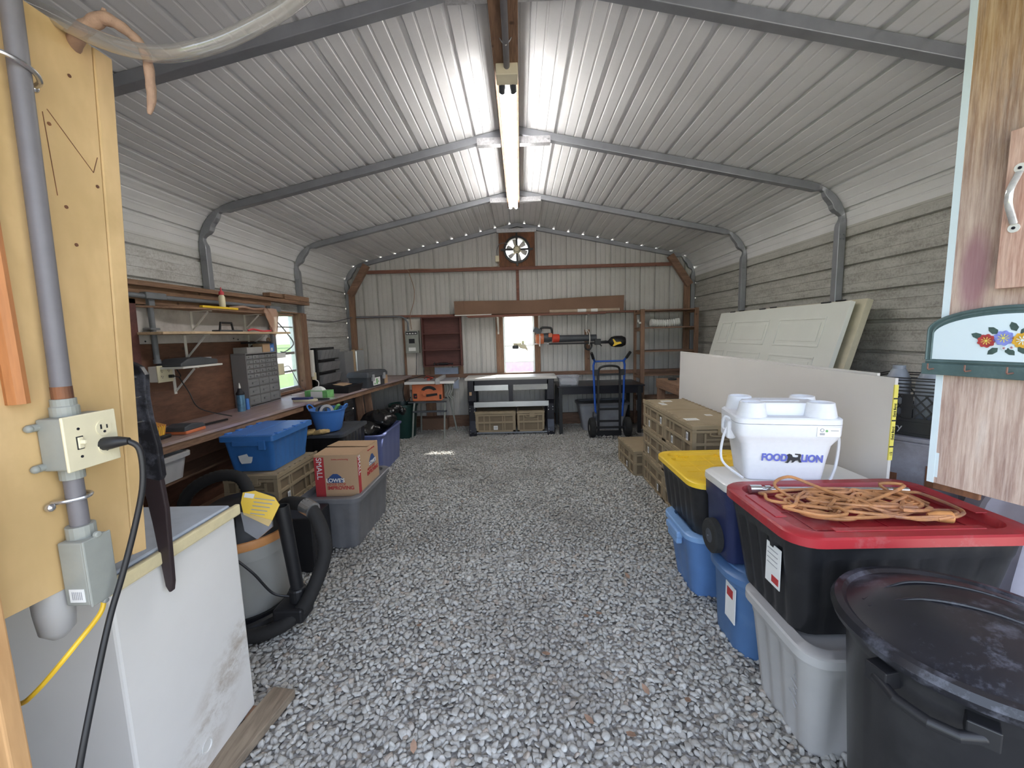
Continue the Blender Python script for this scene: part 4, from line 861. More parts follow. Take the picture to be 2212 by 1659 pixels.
for i, (x, y, a, l) in enumerate(((-1.93, 3.70, .4, 'mustard leather work glove lying open on the black tote, left one'), (-1.84, 3.70, -.3, 'mustard leather work glove lying on the black tote, right one'))):
    b = MB(); b.T = Matrix.Translation((x, y, TZ+.012)) @ Matrix.Rotation(a, 4, 'Z')
    b.loft([[(px*s_, py*s_, z+.012*math.sin(12*px)) for px, py in ((-.045, -.05), (.0, -.06), (.045, -.05), (.045, .02), (0, .03), (-.045, .02))] for s_, z in ((.9, -.008), (1.05, .006), (.8, .026))])
    for k in range(4): b.tube([(-.033+k*.022, .01, .008), (-.036+k*.024, .05, .014), (-.036+k*.024, .085-.006*abs(k-1.5), .006)], [.012, .0115, .009], 8)
    b.tube([(.04, -.02, .005), (.07, .0, .01), (.075, .03, .006)], [.013, .012, .009], 8)
    solo('work_glove', l, 'glove', b, 'glove', 'work gloves on the black tote', smooth=True)
# periwinkle tote with bin bags
t = openbin('open_tote', 'open periwinkle-blue tote full of black bin bags beside the left bench', 'tote', (-1.72, 4.70, 0), .43, .76, .44, 'purple', .9, rib=(3, 4, .002), r=.04, rim=.02)
for k, (c, r, lab) in enumerate((((-1.76, 4.52, .45), (.17, .20, .10), 'glossy black bin bag lump at the front of the periwinkle tote'), ((-1.70, 4.84, .50), (.20, .22, .12), 'glossy black bin bag slumped at the back of the periwinkle tote'))):
    b = MB(); n = 26; loops = []; rr = random.Random(k+3); ph = [rr.random()*6 for _ in range(6)]
    for i in range(1, 14):
        th = PI*i/14; ring = []
        for j in range(n):
            a = 2*PI*j/n; q = 1+.10*math.sin(5*a+ph[0]+th*3)+.07*math.sin(9*a+ph[1]-th*5)+.05*math.sin(14*a+ph[2]+4*th)
            ring.append((c[0]+r[0]*math.sin(th)*math.cos(a)*q, c[1]+r[1]*math.sin(th)*math.sin(a)*q, c[2]-r[2]*math.cos(th)*(1+.12*math.sin(7*a+ph[3]))))
        loops.append(ring)
    b.loft(loops)
    if k: b.tube(spline([(-1.62, 4.95, .55), (-1.55, 5.08, .60), (-1.49, 5.12, .55), (-1.50, 5.13, .5)]), [.05, .06, .07, .06, .05, .045, .06, .07, .06, .05, .05, .05, .04, .04, .05, .05, .05, .05, .04, .03, .03, .03, .02, .02, .01][:25], 10)
    solo('bin_bag', lab, 'bag', b, 'blackbag', 'black bin bags in the tote', sub=1, smooth=True)
# grey tote and home improvement box
def lidded(name, label, cat, loc, w, d, h, body, lid, tw=.84, rz=0, rib=(4, 4, .008), r=.05, lidh=.035, recess=.02, group=None, over=.02):
    t = thing(name, label, cat, loc, rz, group); b = MB(); hb = min(h-lidh*.6, h-recess-.008)
    b.loft([rrect(w*tw, d*(1-(1-tw)*w/d), r*.8, 0, 4, rib=(*rib[:2], 0)), rrect(w*(tw+.01), d*(1-(.99-tw)*w/d), r*.8, .02, 4, rib=rib), rrect(w*.975, d-.025*w, r, hb*.82, 4, rib=rib), rrect(w*.985, d-.015*w, r, hb*.86, 4, rib=(*rib[:2], 0)), rrect(w, d, r, hb, 4, rib=(*rib[:2], 0))]); obj('body', b, body, t, smooth=True)
    b = MB(); e = over
    b.loft([rrect(w+.004, d+.004, r, h-lidh, 6), rrect(w+2*e, d+2*e, r+e, h-lidh, 6), rrect(w+2*e, d+2*e, r+e, h-.006, 6), rrect(w+2*e-.012, d+2*e-.012, r+e, h, 6), rrect(w-.05, d-.05, r, h, 6), rrect(w-.07, d-.07, r*.8, h-recess, 6)]); obj('lid', b, lid, t, smooth=True)
    return t
t = lidded('storage_tote', 'dark grey lidded tote on the gravel, under the cardboard moving box', 'tote', (-1.355, 3.10, 0), .40, .70, .38, 'grey', 'grey', .86, rz=.0, rib=(3, 4, .006), r=.05)
b = MB(); b.box((.1, -.38, .28), (.1+.0, -.38, .28)) if 0 else None
t = thing('moving_box', 'small cardboard moving box with red bands and blue lettering, on the grey tote', 'box', (-1.325, 3.02, .361), rz=-.015)
b = MB(); b.box((-.145, -.19, 0), (.165, .215, .30)); obj('carton', b, 'card', t, bevel=.002)
b = MB(); b.add([(-.145, -.19, .301), (.165, -.19, .301), (.165, .0, .304), (-.145, .0, .306)], [(0, 1, 2, 3)]); b.add([(-.145, .215, .301), (.165, .215, .301), (.165, .012, .306), (-.145, .012, .312)], [(0, 1, 2, 3)]); b.v = b.v; obj('top_flap', b, 'card', t)
for p_, q_ in (((-.1455, -.191, 0), (-.075, -.1895, .285)), ((.1645, -.19, 0), (.166, -.145, .285))): b = MB(); b.box(p_, q_); obj('red_band', b, 'cardred', t)
def house(mb, x0, x1, z0, z1, zt, T): mb.T = T; mb.prism([(x0, z0), (x1, z0), (x1, z1), (x1-.012, z1), (x1-.012, z1+.008), ((x0+x1)/2+.015, zt), ((x0+x1)/2-.015, zt), (x0+.012, z1+.008), (x0+.012, z1), (x0, z1)], 'xz', 0, .0012)
b = MB(); house(b, -.055, .055, .10, .135, .165, Matrix.Translation((.0, -.1915, 0))); obj('store_logo', b, 'inkblue', t, 'navy house-shaped store logo'); b = MB(); house(b, -.06, .06, .15, .19, .23, Matrix.Translation((.166, .08, 0)) @ Matrix.Rotation(PI/2, 4, 'Z')); obj('store_logo', b, 'inkblue', t, 'navy house-shaped store logo')
text('store_name', "LOWE'S", .038, 'paper', t, (.0, -.1935, .117), (PI/2, 0, 0), bold=.0008)
text('store_name', "LOWE'S", .04, 'paper', t, (.168, .08, .17), (PI/2, 0, PI/2), bold=.0008)
text('slogan', "NEVER STOP", .024, 'inkred', t, (.005, -.1918, .088), (PI/2, 0, 0))
text('slogan', "IMPROVING", .036, 'inkred', t, (.035, -.1918, .062), (PI/2, 0, 0), bold=.001)
text('slogan', "NEVER STOP", .026, 'inkred', t, (.1665, .05, .135), (PI/2, 0, PI/2)); text('slogan', "IMPROVING", .042, 'inkred', t, (.1665, .08, .105), (PI/2, 0, PI/2), bold=.001)
text('size_mark', "SMALL", .055, 'paper', t, (-.11, -.1935, .205), (PI/2, PI/2, 0)); text('size_mark', "SMALL", .05, 'paper', t, (.168, -.167, .22), (PI/2, PI/2, PI/2))
text('web_line', "lowes.com/moving", .016, 'inkred', t, (.04, -.1915, .27), (PI/2, 0, 0)); text('web_line', "lowes.com/moving", .018, 'inkred', t, (.1665, .07, .275), (PI/2, 0, PI/2))
# shop vac
t = thing('shop_vacuum', 'wet-dry shop vacuum with a pale grey drum, orange rim and black hose', 'vacuum', (-1.53, 2.13, 0))
b = MB(); b.lathe([(0, .06), (.19, .06), (.20, .08), (.215, .36), (.225, .365), (.225, .43), (.21, .435)], 40, caps=False); obj('drum', b, 'vac', t, smooth=True)
b = MB(); b.lathe([(.20, .43), (.235, .432), (.24, .45), (.235, .475), (.20, .48)], 40, caps=False); obj('lid_rim', b, 'rimorange', t, 'faded orange rim', smooth=True)
b = MB(); b.lathe([(.225, .477), (.21, .50), (.195, .55), (.17, .60), (.12, .63), (0, .64)], 36, caps=False); obj('motor_head', b, 'black', t, smooth=True)
b = MB(); b.box((.02, -.245, .46), (.09, -.16, .66)); obj('latch_tower', b, 'black', t, bevel=.008)
b = MB(); b.tube(spline([(.22, .1, .0), (.19, -.1, .02), (.06, -.22, .02), (-.1, -.2, .02)]), .025, 8); b.lathe([(.17, .0), (.20, .02), (.205, .06), (.17, .062)], 30, caps=False); obj('caster_base', b, 'black', t, smooth=True)
for a in (.2, 1.7, 3.3, 4.9): b = MB(); b.cyl((.21*math.cos(a), .21*math.sin(a)-.012, .03), (.21*math.cos(a), .21*math.sin(a)+.012, .03), .03, n=16); obj('caster', b, 'rubber', t)
o0 = Vector((-1.53, 2.13, 0)); hp = spline([Vector(p)-o0 for p in ((-1.34, 2.22, .56), (-1.25, 2.14, .60), (-1.13, 2.08, .60), (-1.06, 2.05, .50), (-1.04, 2.03, .38), (-1.07, 1.98, .25), (-1.14, 1.93, .12), (-1.26, 1.88, .055), (-1.42, 1.84, .045), (-1.60, 1.82, .045))], 14)
b = MB(); b.tube(hp, [.036 if i % 2 else .0335 for i in range(len(hp))], 14); obj('hose', b, 'blackmatte', t, 'thick ribbed black hose', smooth=True)
hp = spline([Vector(p)-o0 for p in ((-1.55, 2.25, .60), (-1.62, 2.28, .70), (-1.78, 2.3, .70), (-1.95, 2.3, .60), (-2.02, 2.3, .4))], 12); b = MB(); b.tube(hp, [.034 if i % 2 else .031 for i in range(len(hp))], 14); obj('hose', b, 'blackmatte', t, smooth=True)
b = MB(); b.cyl((.36, -.15, .20), (.33, -.17, .66), .030, .034, n=20, caps=False); b.cyl((.36, -.15, .20), (.33, -.17, .655), .026, .030, n=20, caps=False); b.lathe([(.026, 0), (.034, 0)], 20, (.33, -.17, .66), caps=False); obj('extension_wand', b, 'black', t, smooth=True)
b = MB(); b.box((.27, -.24, .075), (.42, -.12, .15)); b.cyl((.36, -.15, .14), (.359, -.15, .22), .042, n=20); obj('floor_nozzle', b, 'black', t, bevel=.012)
b = MB(); k_ = Vector((-1.13, 2.08, .60))-o0; b.tube([k_+Vector((-.03, .015, .004)), k_+Vector((.03, -.015, -.012))], .041, 14); obj('tape_band', b, 'steel', t, 'silver tape wrapped on the hose', smooth=True)
b = MB(); b.tube(spline([(.05, -.24, .5), (.12, -.26, .45), (.2, -.24, .35), (.26, -.2, .22), (.33, -.17, .18)]), .006, 8); obj('power_cord', b, 'black', t, smooth=True)
t = thing('filter_packet', 'yellow printed filter packet in clear wrap lying on the shop vacuum', 'packet', (-1.255, 1.86, .665))
t.rotation_euler = (-.35, .3, .35)
b = MB(); b.loft([[(x, y, z) for x, z in ((-.085, .085), (-.04, .10), (.05, .082), (.08, .05), (.068, -.02), (.06, -.05), (-.055, -.01), (-.08, .04))] for y in (-.012, .012)]); obj('card', b, 'yellowplastic', t)
b = MB()
for k in range(5): b.box((-.03, -.0145, .065-k*.017), (.055-.006*k, -.013, .069-k*.017))
obj('printing', b, 'inkgrey', t); b = MB(); b.box((-.075, -.0145, .065), (-.035, -.013, .085)); obj('barcode_label', b, 'paper', t)
b = MB(); b.loft([[(x*(1+.03*i), -.018+.036*i, z) for x, z in ((-.07, .0), (.066, -.02), (.075, -.05), (.03, -.11), (-.03, -.08), (-.06, -.02))] for i in (0, 1)]); obj('clear_wrap', b, 'clearplastic', t)
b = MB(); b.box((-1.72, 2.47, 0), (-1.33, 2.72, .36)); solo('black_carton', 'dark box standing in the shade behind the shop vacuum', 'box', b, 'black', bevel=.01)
# dark green tub
t = thing('garden_tub', 'dark green round tub on the gravel beside the table saw', 'tub', (-1.74, 6.05, 0))
b = MB(); b.lathe([(0, 0), (.15, 0), (.16, .02), (.20, .46), (.215, .465), (.215, .50), (.195, .50), (.15, .02), (0, .015)], 32, caps=False); obj('body', b, 'greenbin', t, smooth=True)
# ------------------------------------------------------------------ left foreground
t = thing('plywood_panel', 'tall yellow-painted plywood panel with an edge board, nearest on the left side', 'panel', (-1.01, .45, .9))
b = MB(); b.prism([(0, .07), (.545, .035), (.625, 1.283), (0, 1.283)], 'yz', -.018, 0); obj('sheet', b, 'yellow', t, bevel=.001)
b = MB(); b.prism([(.547, .035), (.585, .03), (.675, 1.283), (.628, 1.283)], 'yz', -.04, .002); obj('edge_board', b, 'yellow', t, bevel=.003)
for y, z in ((.50, 1.05), (.51, .88), (.56, 1.18), (.52, .80), (.59, .95), (.45, .35), (.2, .75), (.3, .95)): b = MB(); b.cyl((0, y, z), (.0015, y, z), .004, n=8); obj('nail_hole', b, 'rustply', t)
b = MB()
for p, q in (((.50, 1.08), (.585, .98)), ((.49, 1.07), (.495, .9)), ((.60, 1.02), (.585, .98))): b.beam((.0005, *p), (.0005, *q), .001, .003, (1, 0, 0)) if 0 else b.beam((.0005, *p), (.0005, *q), .0012, .001, (1, 0, 0))
obj('scratch_mark', b, 'rustply', t)
b = MB(); b.box((-1.05, .668, -.01), (-.966, .70, 2.2)); solo('corner_post', 'upright orange-brown post at the near left corner', 'post', b, wood('corner_post_wood', (.52, .28, .11), (.66, .39, .18), 3, 2, 8), bevel=.004)
b = MB(); b.cyl((-.998, .80, 1.36), (-1.00, .80, 2.18), .017, .017, n=8); solo('wood_strip', 'orange-brown wooden stick fixed upright on the yellow panel', 'stick', b, 'orange', smooth=True)
t = thing('conduit_run', 'thick grey conduit strapped upright on the yellow panel above the switch box', 'conduit', (-.985, .87, 1.33))
b = MB(); b.tube([(0, 0, .05), (.002, .018, .86), (.002, .02, .95)], .0168, 18); obj('pipe', b, 'pvc', t, smooth=True)
b = MB(); b.lathe([(0, -.008), (.024, -.008), (.024, .013), (.021, .015), (.021, .03), (0, .03)], 20, caps=False); obj('collar', b, 'pvcbox', t, bevel=.001)
b = MB(); b.cyl((0, 0, .028), (0, 0, .056), .0174, n=18); obj('tape_wrap', b, 'rustply', t, 'dark flaking wrap at the pipe end')
b = MB(); b.tube(spline([(-.02, -.05, .70), (-.015, -.03, .70), (.015, -.022, .698), (.024, .015, .69), (.012, .04, .68), (-.018, .05, .675)]), .005, 8)
b.ball((-.014, -.045, .70), .011); b.ball((-.014, .05, .675), .009); obj('strap', b, 'steel', t, smooth=True)
t = thing('switch_box', 'cream light switch and socket plate on a grey box on the yellow panel', 'switch', (-1.008, .882, 1.266))
b = MB(); b.box((0, -.052, -.055), (.056, .053, .056)); obj('box', b, 'pvcbox', t, bevel=.004)
b = MB(); b.box((.056, -.056, -.058), (.062, .058, .059)); obj('cover_plate', b, 'cream', t, bevel=.002)
b = MB(); b.box((.062, -.032, -.012), (.066, -.022, .012)); b.box((.064, -.030, -.002), (.076, -.024, .006)); obj('toggle_switch', b, 'cream', t, bevel=.001)
b = MB(); b.box((.0615, -.034, -.014), (.063, -.020, .014)); b.cyl((.061, -.027, .03), (.063, -.027, .03), .003, n=8); b.cyl((.061, -.027, -.03), (.063, -.027, -.03), .003, n=8); obj('screw', b, 'inkblack', t)
b = MB(); socket(b, .062, .026, 0, 1.05); obj('receptacle', b, ['cream', 'inkblack'], t)
for z in (.04, -.045): b = MB(); b.tube([(.003, -.052, z), (.003, -.068, z)], .008, 10); b.ball((.005, -.068, z), .008); obj('mounting_lug', b, 'pvcbox', t, smooth=True)
t = thing('conduit_stub', 'short grey conduit between the switch box and the small box below it', 'conduit', (-.985, .865, 1.13))
b = MB(); b.cyl((0, 0, -.075), (0, 0, .08), .0165, n=18); obj('pipe', b, 'pvc', t, smooth=True)
for z0, z1, r in ((.055, .082, .021), (-.08, -.05, .025)): b = MB(); b.cyl((0, 0, z0), (0, 0, z1), r, n=18); obj('collar', b, 'pvcbox', t, bevel=.001)
b = MB(); b.tube(spline([(-.022, -.03, .01), (0, -.02, .01), (.021, 0, .012), (.012, .022, .014), (-.02, .03, .014)]), .0045, 8); b.ball((-.014, -.04, .005), .009); obj('strap', b, 'steel', t, smooth=True)
t = thing('junction_box', 'small grey junction box with a barcode sticker at the bottom of the yellow panel', 'electrical box', (-1.005, .86, .978))
b = MB(); b.box((0, -.03, -.07), (.055, .028, .075)); obj('box', b, 'pvcbox', t, bevel=.004)
b = MB(); b.box((.055, -.032, -.072), (.060, .03, .077)); b.cyl((.055, 0, .08), (.065, 0, .08), .007); b.cyl((.05, 0, -.076), (.06, 0, -.076), .006); obj('cover', b, 'pvcbox', t, bevel=.003)
b = MB(); b.box((.012, -.0312, -.06), (.045, -.030, -.03)); o = obj('sticker', b, 'paper', t)
b = MB()
for k in range(6): b.box((.018+.004*k, -.0316, -.054), (.020+.004*k, -.0311, -.036))
obj('barcode', b, 'inkgrey', o)
t = thing('appliance_lead', 'thick black cord plugged into the switch box and hanging in front of the freezer', 'cord', (-.945, .9, 1.25))
b = MB(); b.tube([(-.002, .005, .0), (.014, .005, .002), (.03, .008, .004), (.05, .012, .004)], [.015, .014, .012, .008], 12); obj('plug', b, 'black', t, smooth=True)
b = MB(); b.tube(spline([(.045, .012, .004), (.062, .022, -.02), (.062, .018, -.10), (.045, .0, -.2), (.03, -.03, -.30), (.02, -.06, -.38), (.02, -.11, -.50), (.02, -.17, -.66), (-.02, -.2, -.9), (-.08, -.16, -1.2), (-.12, -.1, -1.245)]), .0062, 10); obj('cord', b, 'black', t, smooth=True)
b = MB(); b.tube(spline([(-.955, .862, .905), (-.95, .845, .88), (-.956, .79, .843), (-.995, .765, .79), (-1.018, .755, .765), (-1.045, .76, .745), (-1.08, .77, .73), (-1.12, .80, .70)]), .005, 8); solo('yellow_cable', 'yellow cable slanting down from the small grey junction box', 'cable', b, 'yelcable', smooth=True)
b = MB(); b.lathe([(.012, -.11), (.03, -.09), (.034, -.04), (.034, .02), (0, .02)], 20, (-1.045, .84, .94), caps=False); solo('cable_cover', 'rounded pale grey plastic cover sticking out under the yellow panel', 'cover', b, 'lgrey', smooth=True)
b = MB(); b.tube(spline([(-1.24, 1.02, 2.30), (-1.06, 1.0, 2.217), (-.93, 1.0, 2.150), (-.803, 1.0, 2.112), (-.68, 1.0, 2.122), (-.56, 1.0, 2.163), (-.46, 1.0, 2.215), (-.3, 1.0, 2.33), (-.2, 1.0, 2.42)], 10), .017, 18, caps=False)
hs = solo('clear_hose', 'clear flexible hose sagging across the top left corner', 'hose', b, 'hose', smooth=True)
b = MB(); b.tube(spline([(-1.06, 1.08, 2.10), (-1.035, 1.05, 2.145), (-.985, 1.02, 2.172), (-.955, 1.02, 2.190), (-.921, 1.02, 2.202), (-.884, 1.02, 2.183), (-.848, 1.02, 2.149), (-.834, 1.02, 2.112), (-.833, 1.02, 2.063), (-.835, 1.02, 2.028), (-.845, 1.02, 1.997)], 6), [np.interp(i, (0, 14, 22, 34, 52, 57, 60), (.014, .016, .015, .010, .0095, .007, .003))*(1+.06*math.sin(i*1.3)) for i in range(61)], 10)
b.tube([(-.925, 1.02, 2.20), (-.918, 1.02, 2.222)], [.009, .004], 8)
solo('dry_vine', 'thick dry brown vine curling over the top of the yellow panel', 'vine', b, 'root', smooth=True)
# chest freezer
t = thing('chest_freezer', 'white chest freezer with a cream lid edge and brown stains, beside the yellow panel', 'freezer', (-1.475, 1.255, .028))
b = MB(); b.box((-.375, -.245, 0), (.375, .24, .785)); obj('body', b, freezer_paint(), t, bevel=.008)
b = MB(); b.box((-.38, -.25, .795), (.385, .25, .822)); b.box((-.37, -.24, .822), (.365, .235, .834)); obj('lid', b, 'freezer_top', t, 'dusty bluish lid', bevel=.008)
b = MB(); b.box((.375, -.252, .791), (.394, .252, .832)); b.box((-.38, -.258, .791), (.394, -.245, .832)); obj('lid_edge', b, 'cream2', t, 'cream lid trim', bevel=.006)
b = MB(); b.box((-.37, -.24, .784), (.37, .236, .796)); obj('gasket', b, 'darkgrey', t)
b = MB(); b.lathe([(.020, 0), (.024, .001), (.024, .004), (.019, .004), (.017, .001), (0, .001)], 24, (.3745, -.01, .085), 'x', False); obj('drain_plug', b, 'freezer', t)
for y in (1.06, 1.46):
    b = MB(); b.box((-1.88, y-.03, -.008), (-1.03, y+.03, .027)) if y > 1.4 else b.box((-1.88, y-.03, -.008), (-1.09, y+.03, .027)); 
    solo('wood_runner', 'weathered wooden runner under the %s end of the freezer' % ('far' if y > 1.4 else 'near'), 'board', b, 'lumber', bevel=.003)
b = MB(); b.beam((-1.02, 1.56, .02), (-1.09, 1.12, .02), .10, .035); solo('weathered_board', 'weathered grey-brown board on the gravel along the foot of the freezer', 'board', b, wood('grey_plank', (.14, .10, .07), (.36, .29, .21), 5, 1, 8), bevel=.003)
# dark tool
t = thing('folding_saw', 'long dark tapering tool with a rounded head, hanging point down beside the freezer lid', 'tool', (-1.07, 1.16, 1.38))
b = MB(); b.prism([(-.08, .025), (-.06, .038), (-.025, .042), (.0, .028), (.011, .005), (.006, -.06), (.009, -.12), (.021, -.20), (.023, -.29), (.014, -.305), (-.045, -.29), (-.08, -.2)], 'xz', -.010, .010); obj('head', b, 'blackdust', t, bevel=.004)
b = MB(); b.prism([(-.042, -.28), (.016, -.30), (.021, -.39), (.010, -.62), (.004, -.648), (-.003, -.65), (-.012, -.63), (-.026, -.43)], 'xz', -.008, .008); obj('blade_sheath', b, plain('dark_red_black_sheath', (.03, .018, .02), .5), t, bevel=.003)
for z in (-.06, -.13): b = MB(); b.beam((-.03, -.011, z), (-.008, -.011, z+.004), .003, .006, (0, 1, 0)); obj('white_tick', b, 'steel', t)
b = MB(); b.cyl((-.018, -.014, .0), (-.018, -.010, .0), .006, n=12); obj('rivet', b, 'steel', t)

# ------------------------------------------------------------------ end wall objects
b = MB(); b.box((-1.815, 6.655, .62), (-1.56, 6.675, 1.745)); solo('panel_board', 'tall off-white board behind the breaker panel', 'board', b, plain('stained_white_board', (.56, .52, .47), .7, 0, .12, 3), bevel=.002)
t = thing('breaker_panel', 'grey electrical breaker panel with a dark window and white label, on the off-white board', 'electrical panel', (-1.69, 6.655, 1.385))
b = MB(); b.box((-.105, -.09, -.175), (.105, 0, .175)); obj('enclosure', b, 'pvcbox', t, bevel=.004)
b = MB(); b.box((-.085, -.098, -.16), (.09, -.09, .10)); obj('door', b, 'pvcbox', t, bevel=.003)
b = MB(); b.box((-.09, -.095, .115), (.09, -.089, .16)); b.box((-.045, -.102, -.02), (.045, -.097, .05)); obj('dark_window', b, 'inkblack', t)
b = MB()
for k in range(4): b.box((-.08+k*.043, -.098, .125), (-.052+k*.043, -.094, .142))
b.box((-.055, -.1, -.14), (.055, -.0975, -.085)); obj('label', b, 'paper', t)
b = MB(); b.tube(spline([(-2.58, 6.615, 1.797), (-2.2, 6.61, 1.79), (-1.93, 6.61, 1.786), (-1.82, 6.61, 1.77), (-1.755, 6.61, 1.70), (-1.75, 6.61, 1.63), (-1.75, 6.61, 1.56)]), .013, 10); solo('conduit_run', 'thin conduit along the middle girt bending down into the breaker panel', 'conduit', b, 'pvc2', smooth=True)
for x, l in ((-1.645, 'thicker grey cable dropping from the breaker panel'), (-1.61, 'thin pale cable dropping from the breaker panel')):
    b = MB(); b.tube(spline([(x, 6.64, 1.22), (x-.01, 6.64, 1.0), (x-.03, 6.64, .80), (x-.03, 6.63, .66)]), .006, 6); solo('drop_cable', l, 'cable', b, 'pvc' if x < -1.63 else 'lgrey')
b = MB(); b.tube(spline([(-2.64, 5.16, 1.72), (-2.63, 5.8, 1.70), (-2.6, 6.55, 1.79)]), .008, 6); solo('sagging_cable', 'grey cable sagging along the left wall from the side window to the end wall', 'cable', b, 'pvc')
t = thing('open_cabinet', 'red-brown open wall cabinet with three shelves, left of the end window', 'cabinet', (-1.215, 6.655, 1.0))
b = MB(); b.box((-.30, -.012, 0), (.30, 0, .755)); obj('back_panel', b, 'redply', t)
for x in (-.305, .29): b = MB(); b.box((x, -.15, -.01), (x+.017, 0, .765)); obj('side', b, 'redply', t, bevel=.003)
for z, n_ in ((0, 'bottom'), (.755, 'top'), (.255, 'shelf'), (.505, 'shelf')): b = MB(); b.box((-.29, -.145, z-.008), (.29, -.01, z+.008)); obj(n_, b, 'redply', t)
t = thing('bar_clamp', 'black clamp lying on the bottom of the red-brown wall cabinet', 'clamp', (-1.22, 6.55, 1.009))
b = MB(); b.tube([(-.15, 0, .02), (.15, 0, .022)], .008, 8); obj('bar', b, 'darkmetal', t); b = MB(); b.tube([(-.06, 0, .022), (.08, 0, .022)], .018, 10); b.beam((-.13, 0, .0), (-.13, 0, .05), .015, .02, (0, 1, 0)); b.beam((-.08, 0, .0), (-.08, 0, .04), .012, .02, (0, 1, 0)); b.ball((.15, 0, .02), .015); obj('grip', b, 'black', t, smooth=True)
b = MB(); b.box((-1.40, 6.668, .62), (-1.0, 6.685, .96)); solo('blue_board', 'pale blue board on the end wall under the wall cabinet', 'board', b, plain('pale_blue_board', (.42, .48, .62), .7))
# overhead shelf
b = MB(); b.box((-.80, 6.40, 1.742), (1.62, 6.60, 1.760)); b.box((-.78, 6.38, 1.728), (1.3, 6.50, 1.742)); solo('overhead_shelf', 'stack of reddish planks on white brackets above the end window', 'shelf', b, 'redlumber_x', bevel=.002)
b = MB(); b.box((-.98, 6.42, 1.762), (-.42, 6.50, 1.775)); solo('white_strip', 'white trim strip lying on the left end of the overhead planks', 'board', b, 'white')
for x, l in ((-.335, 'left of the end window'), (.305, 'at the right edge of the end window'), (1.045, 'nearest the wooden rack')):
    t = thing('shelf_bracket', 'white steel bracket under the overhead planks, '+l, 'bracket', (x, 6.64, 1.728), group='brackets under the overhead planks')
    b = MB(); b.box((-.013, -.008, -.26), (.013, 0, 0)); b.box((-.013, -.24, -.006), (.013, 0, 0)); obj('arm', b, 'white', t); b = MB(); b.beam((-.008, -.01, -.22), (-.008, -.2, -.01), .006, .012); b.beam((.008, -.01, -.22), (.008, -.2, -.01), .006, .012); obj('strut', b, 'lgrey', t)
b = MB(); b.prism([(-.84, 1.776), (1.58, 1.761), (1.59, 2.0), (1.0, 1.99), (.2, 1.965), (-.84, 1.985)], 'xz', 6.46, 6.56); b.prism([(-.985, 1.778), (-.84, 1.778), (-.84, 1.985), (-.99, 1.985)], 'xz', 6.465, 6.475); solo('long_carton', 'very long flat brown carton on the overhead planks', 'box', b, 'cardbrown', bevel=.002)
t = thing('mailing_tube', 'long cardboard roll with white labels lying in front of the long carton', 'roll', (.98, 6.43, 1.786))
b = MB(); b.cyl((-.52, 0, 0), (.52, 0, 0), .025, n=18); obj('tube', b, plain('kraft_tube', (.42, .32, .24), .8), t, smooth=True)
for x0, x1, n_ in ((-.10, .03, 'label'), (.10, .20, 'label'), (.52, .526, 'end_cap')): b = MB(); b.cyl((x0, 0, 0), (x1, 0, 0), .026, n=18); obj(n_, b, 'paper', t)
# leaf blower
t = thing('leaf_blower', 'orange and black cordless leaf blower hung on the brackets beside the end window', 'leaf blower', (.46, 6.42, 1.39))
b = MB(); b.lathe([(0, -.22), (.06, -.22), (.085, -.18), (.08, -.10), (0, -.09)], 24, (0, 0, -.01), 'x', False); obj('air_intake', b, 'orangeplastic', t, smooth=True)
b = MB(); b.lathe([(0, -.13), (.065, -.12), (.072, -.02), (.06, .02), (0, .02)], 24, (0, 0, .005), 'x', False); b.box((-.25, -.04, .07), (-.13, .04, .15), Matrix.Rotation(.5, 3, 'Y')); obj('motor_housing', b, 'darkgrey', t, smooth=True)
b = MB(); b.tube(spline([(-.14, 0, .12), (-.12, 0, .155), (0, 0, .15), (.025, 0, .12), (.03, 0, .05)]), .017, 10); obj('handle', b, 'black', t, smooth=True)
b = MB(); b.lathe([(.055, .03), (.066, .04), (.064, .13), (.058, .14)], 24, (0, 0, -.01), 'x'); obj('tube_collar', b, plain('red_orange_collar', (.62, .06, .03), .4), t, smooth=True)
b = MB(); b.lathe([(.056, .13), (.05, .55), (.052, .56), (.05, .70), (0, .70)], 24, (0, 0, -.018), 'x', False); obj('blower_tube', b, 'darkgrey', t, smooth=True)
b = MB(); b.box((-.03, -.075, .01), (.03, -.05, .07)); obj('trigger_panel', b, 'orangeplastic', t, bevel=.006)
for x, l in ((.30, 'thin white strap holding the leaf blower and trimmer beside the end window'), (1.045, 'thin white strap holding the blower tube and trimmer under the right bracket')):
    b = MB(); b.tube(spline([(x, 6.63, 1.49), (x, 6.55, 1.49), (x, 6.44, 1.47), (x, 6.33, 1.42), (x, 6.32, 1.33), (x, 6.37, 1.275), (x, 6.43, 1.275), (x, 6.50, 1.33), (x, 6.58, 1.45), (x, 6.64, 1.48)], 5), .007, 6); solo('hanging_strap', l, 'strap', b, 'white', 'straps on the end wall', smooth=True)
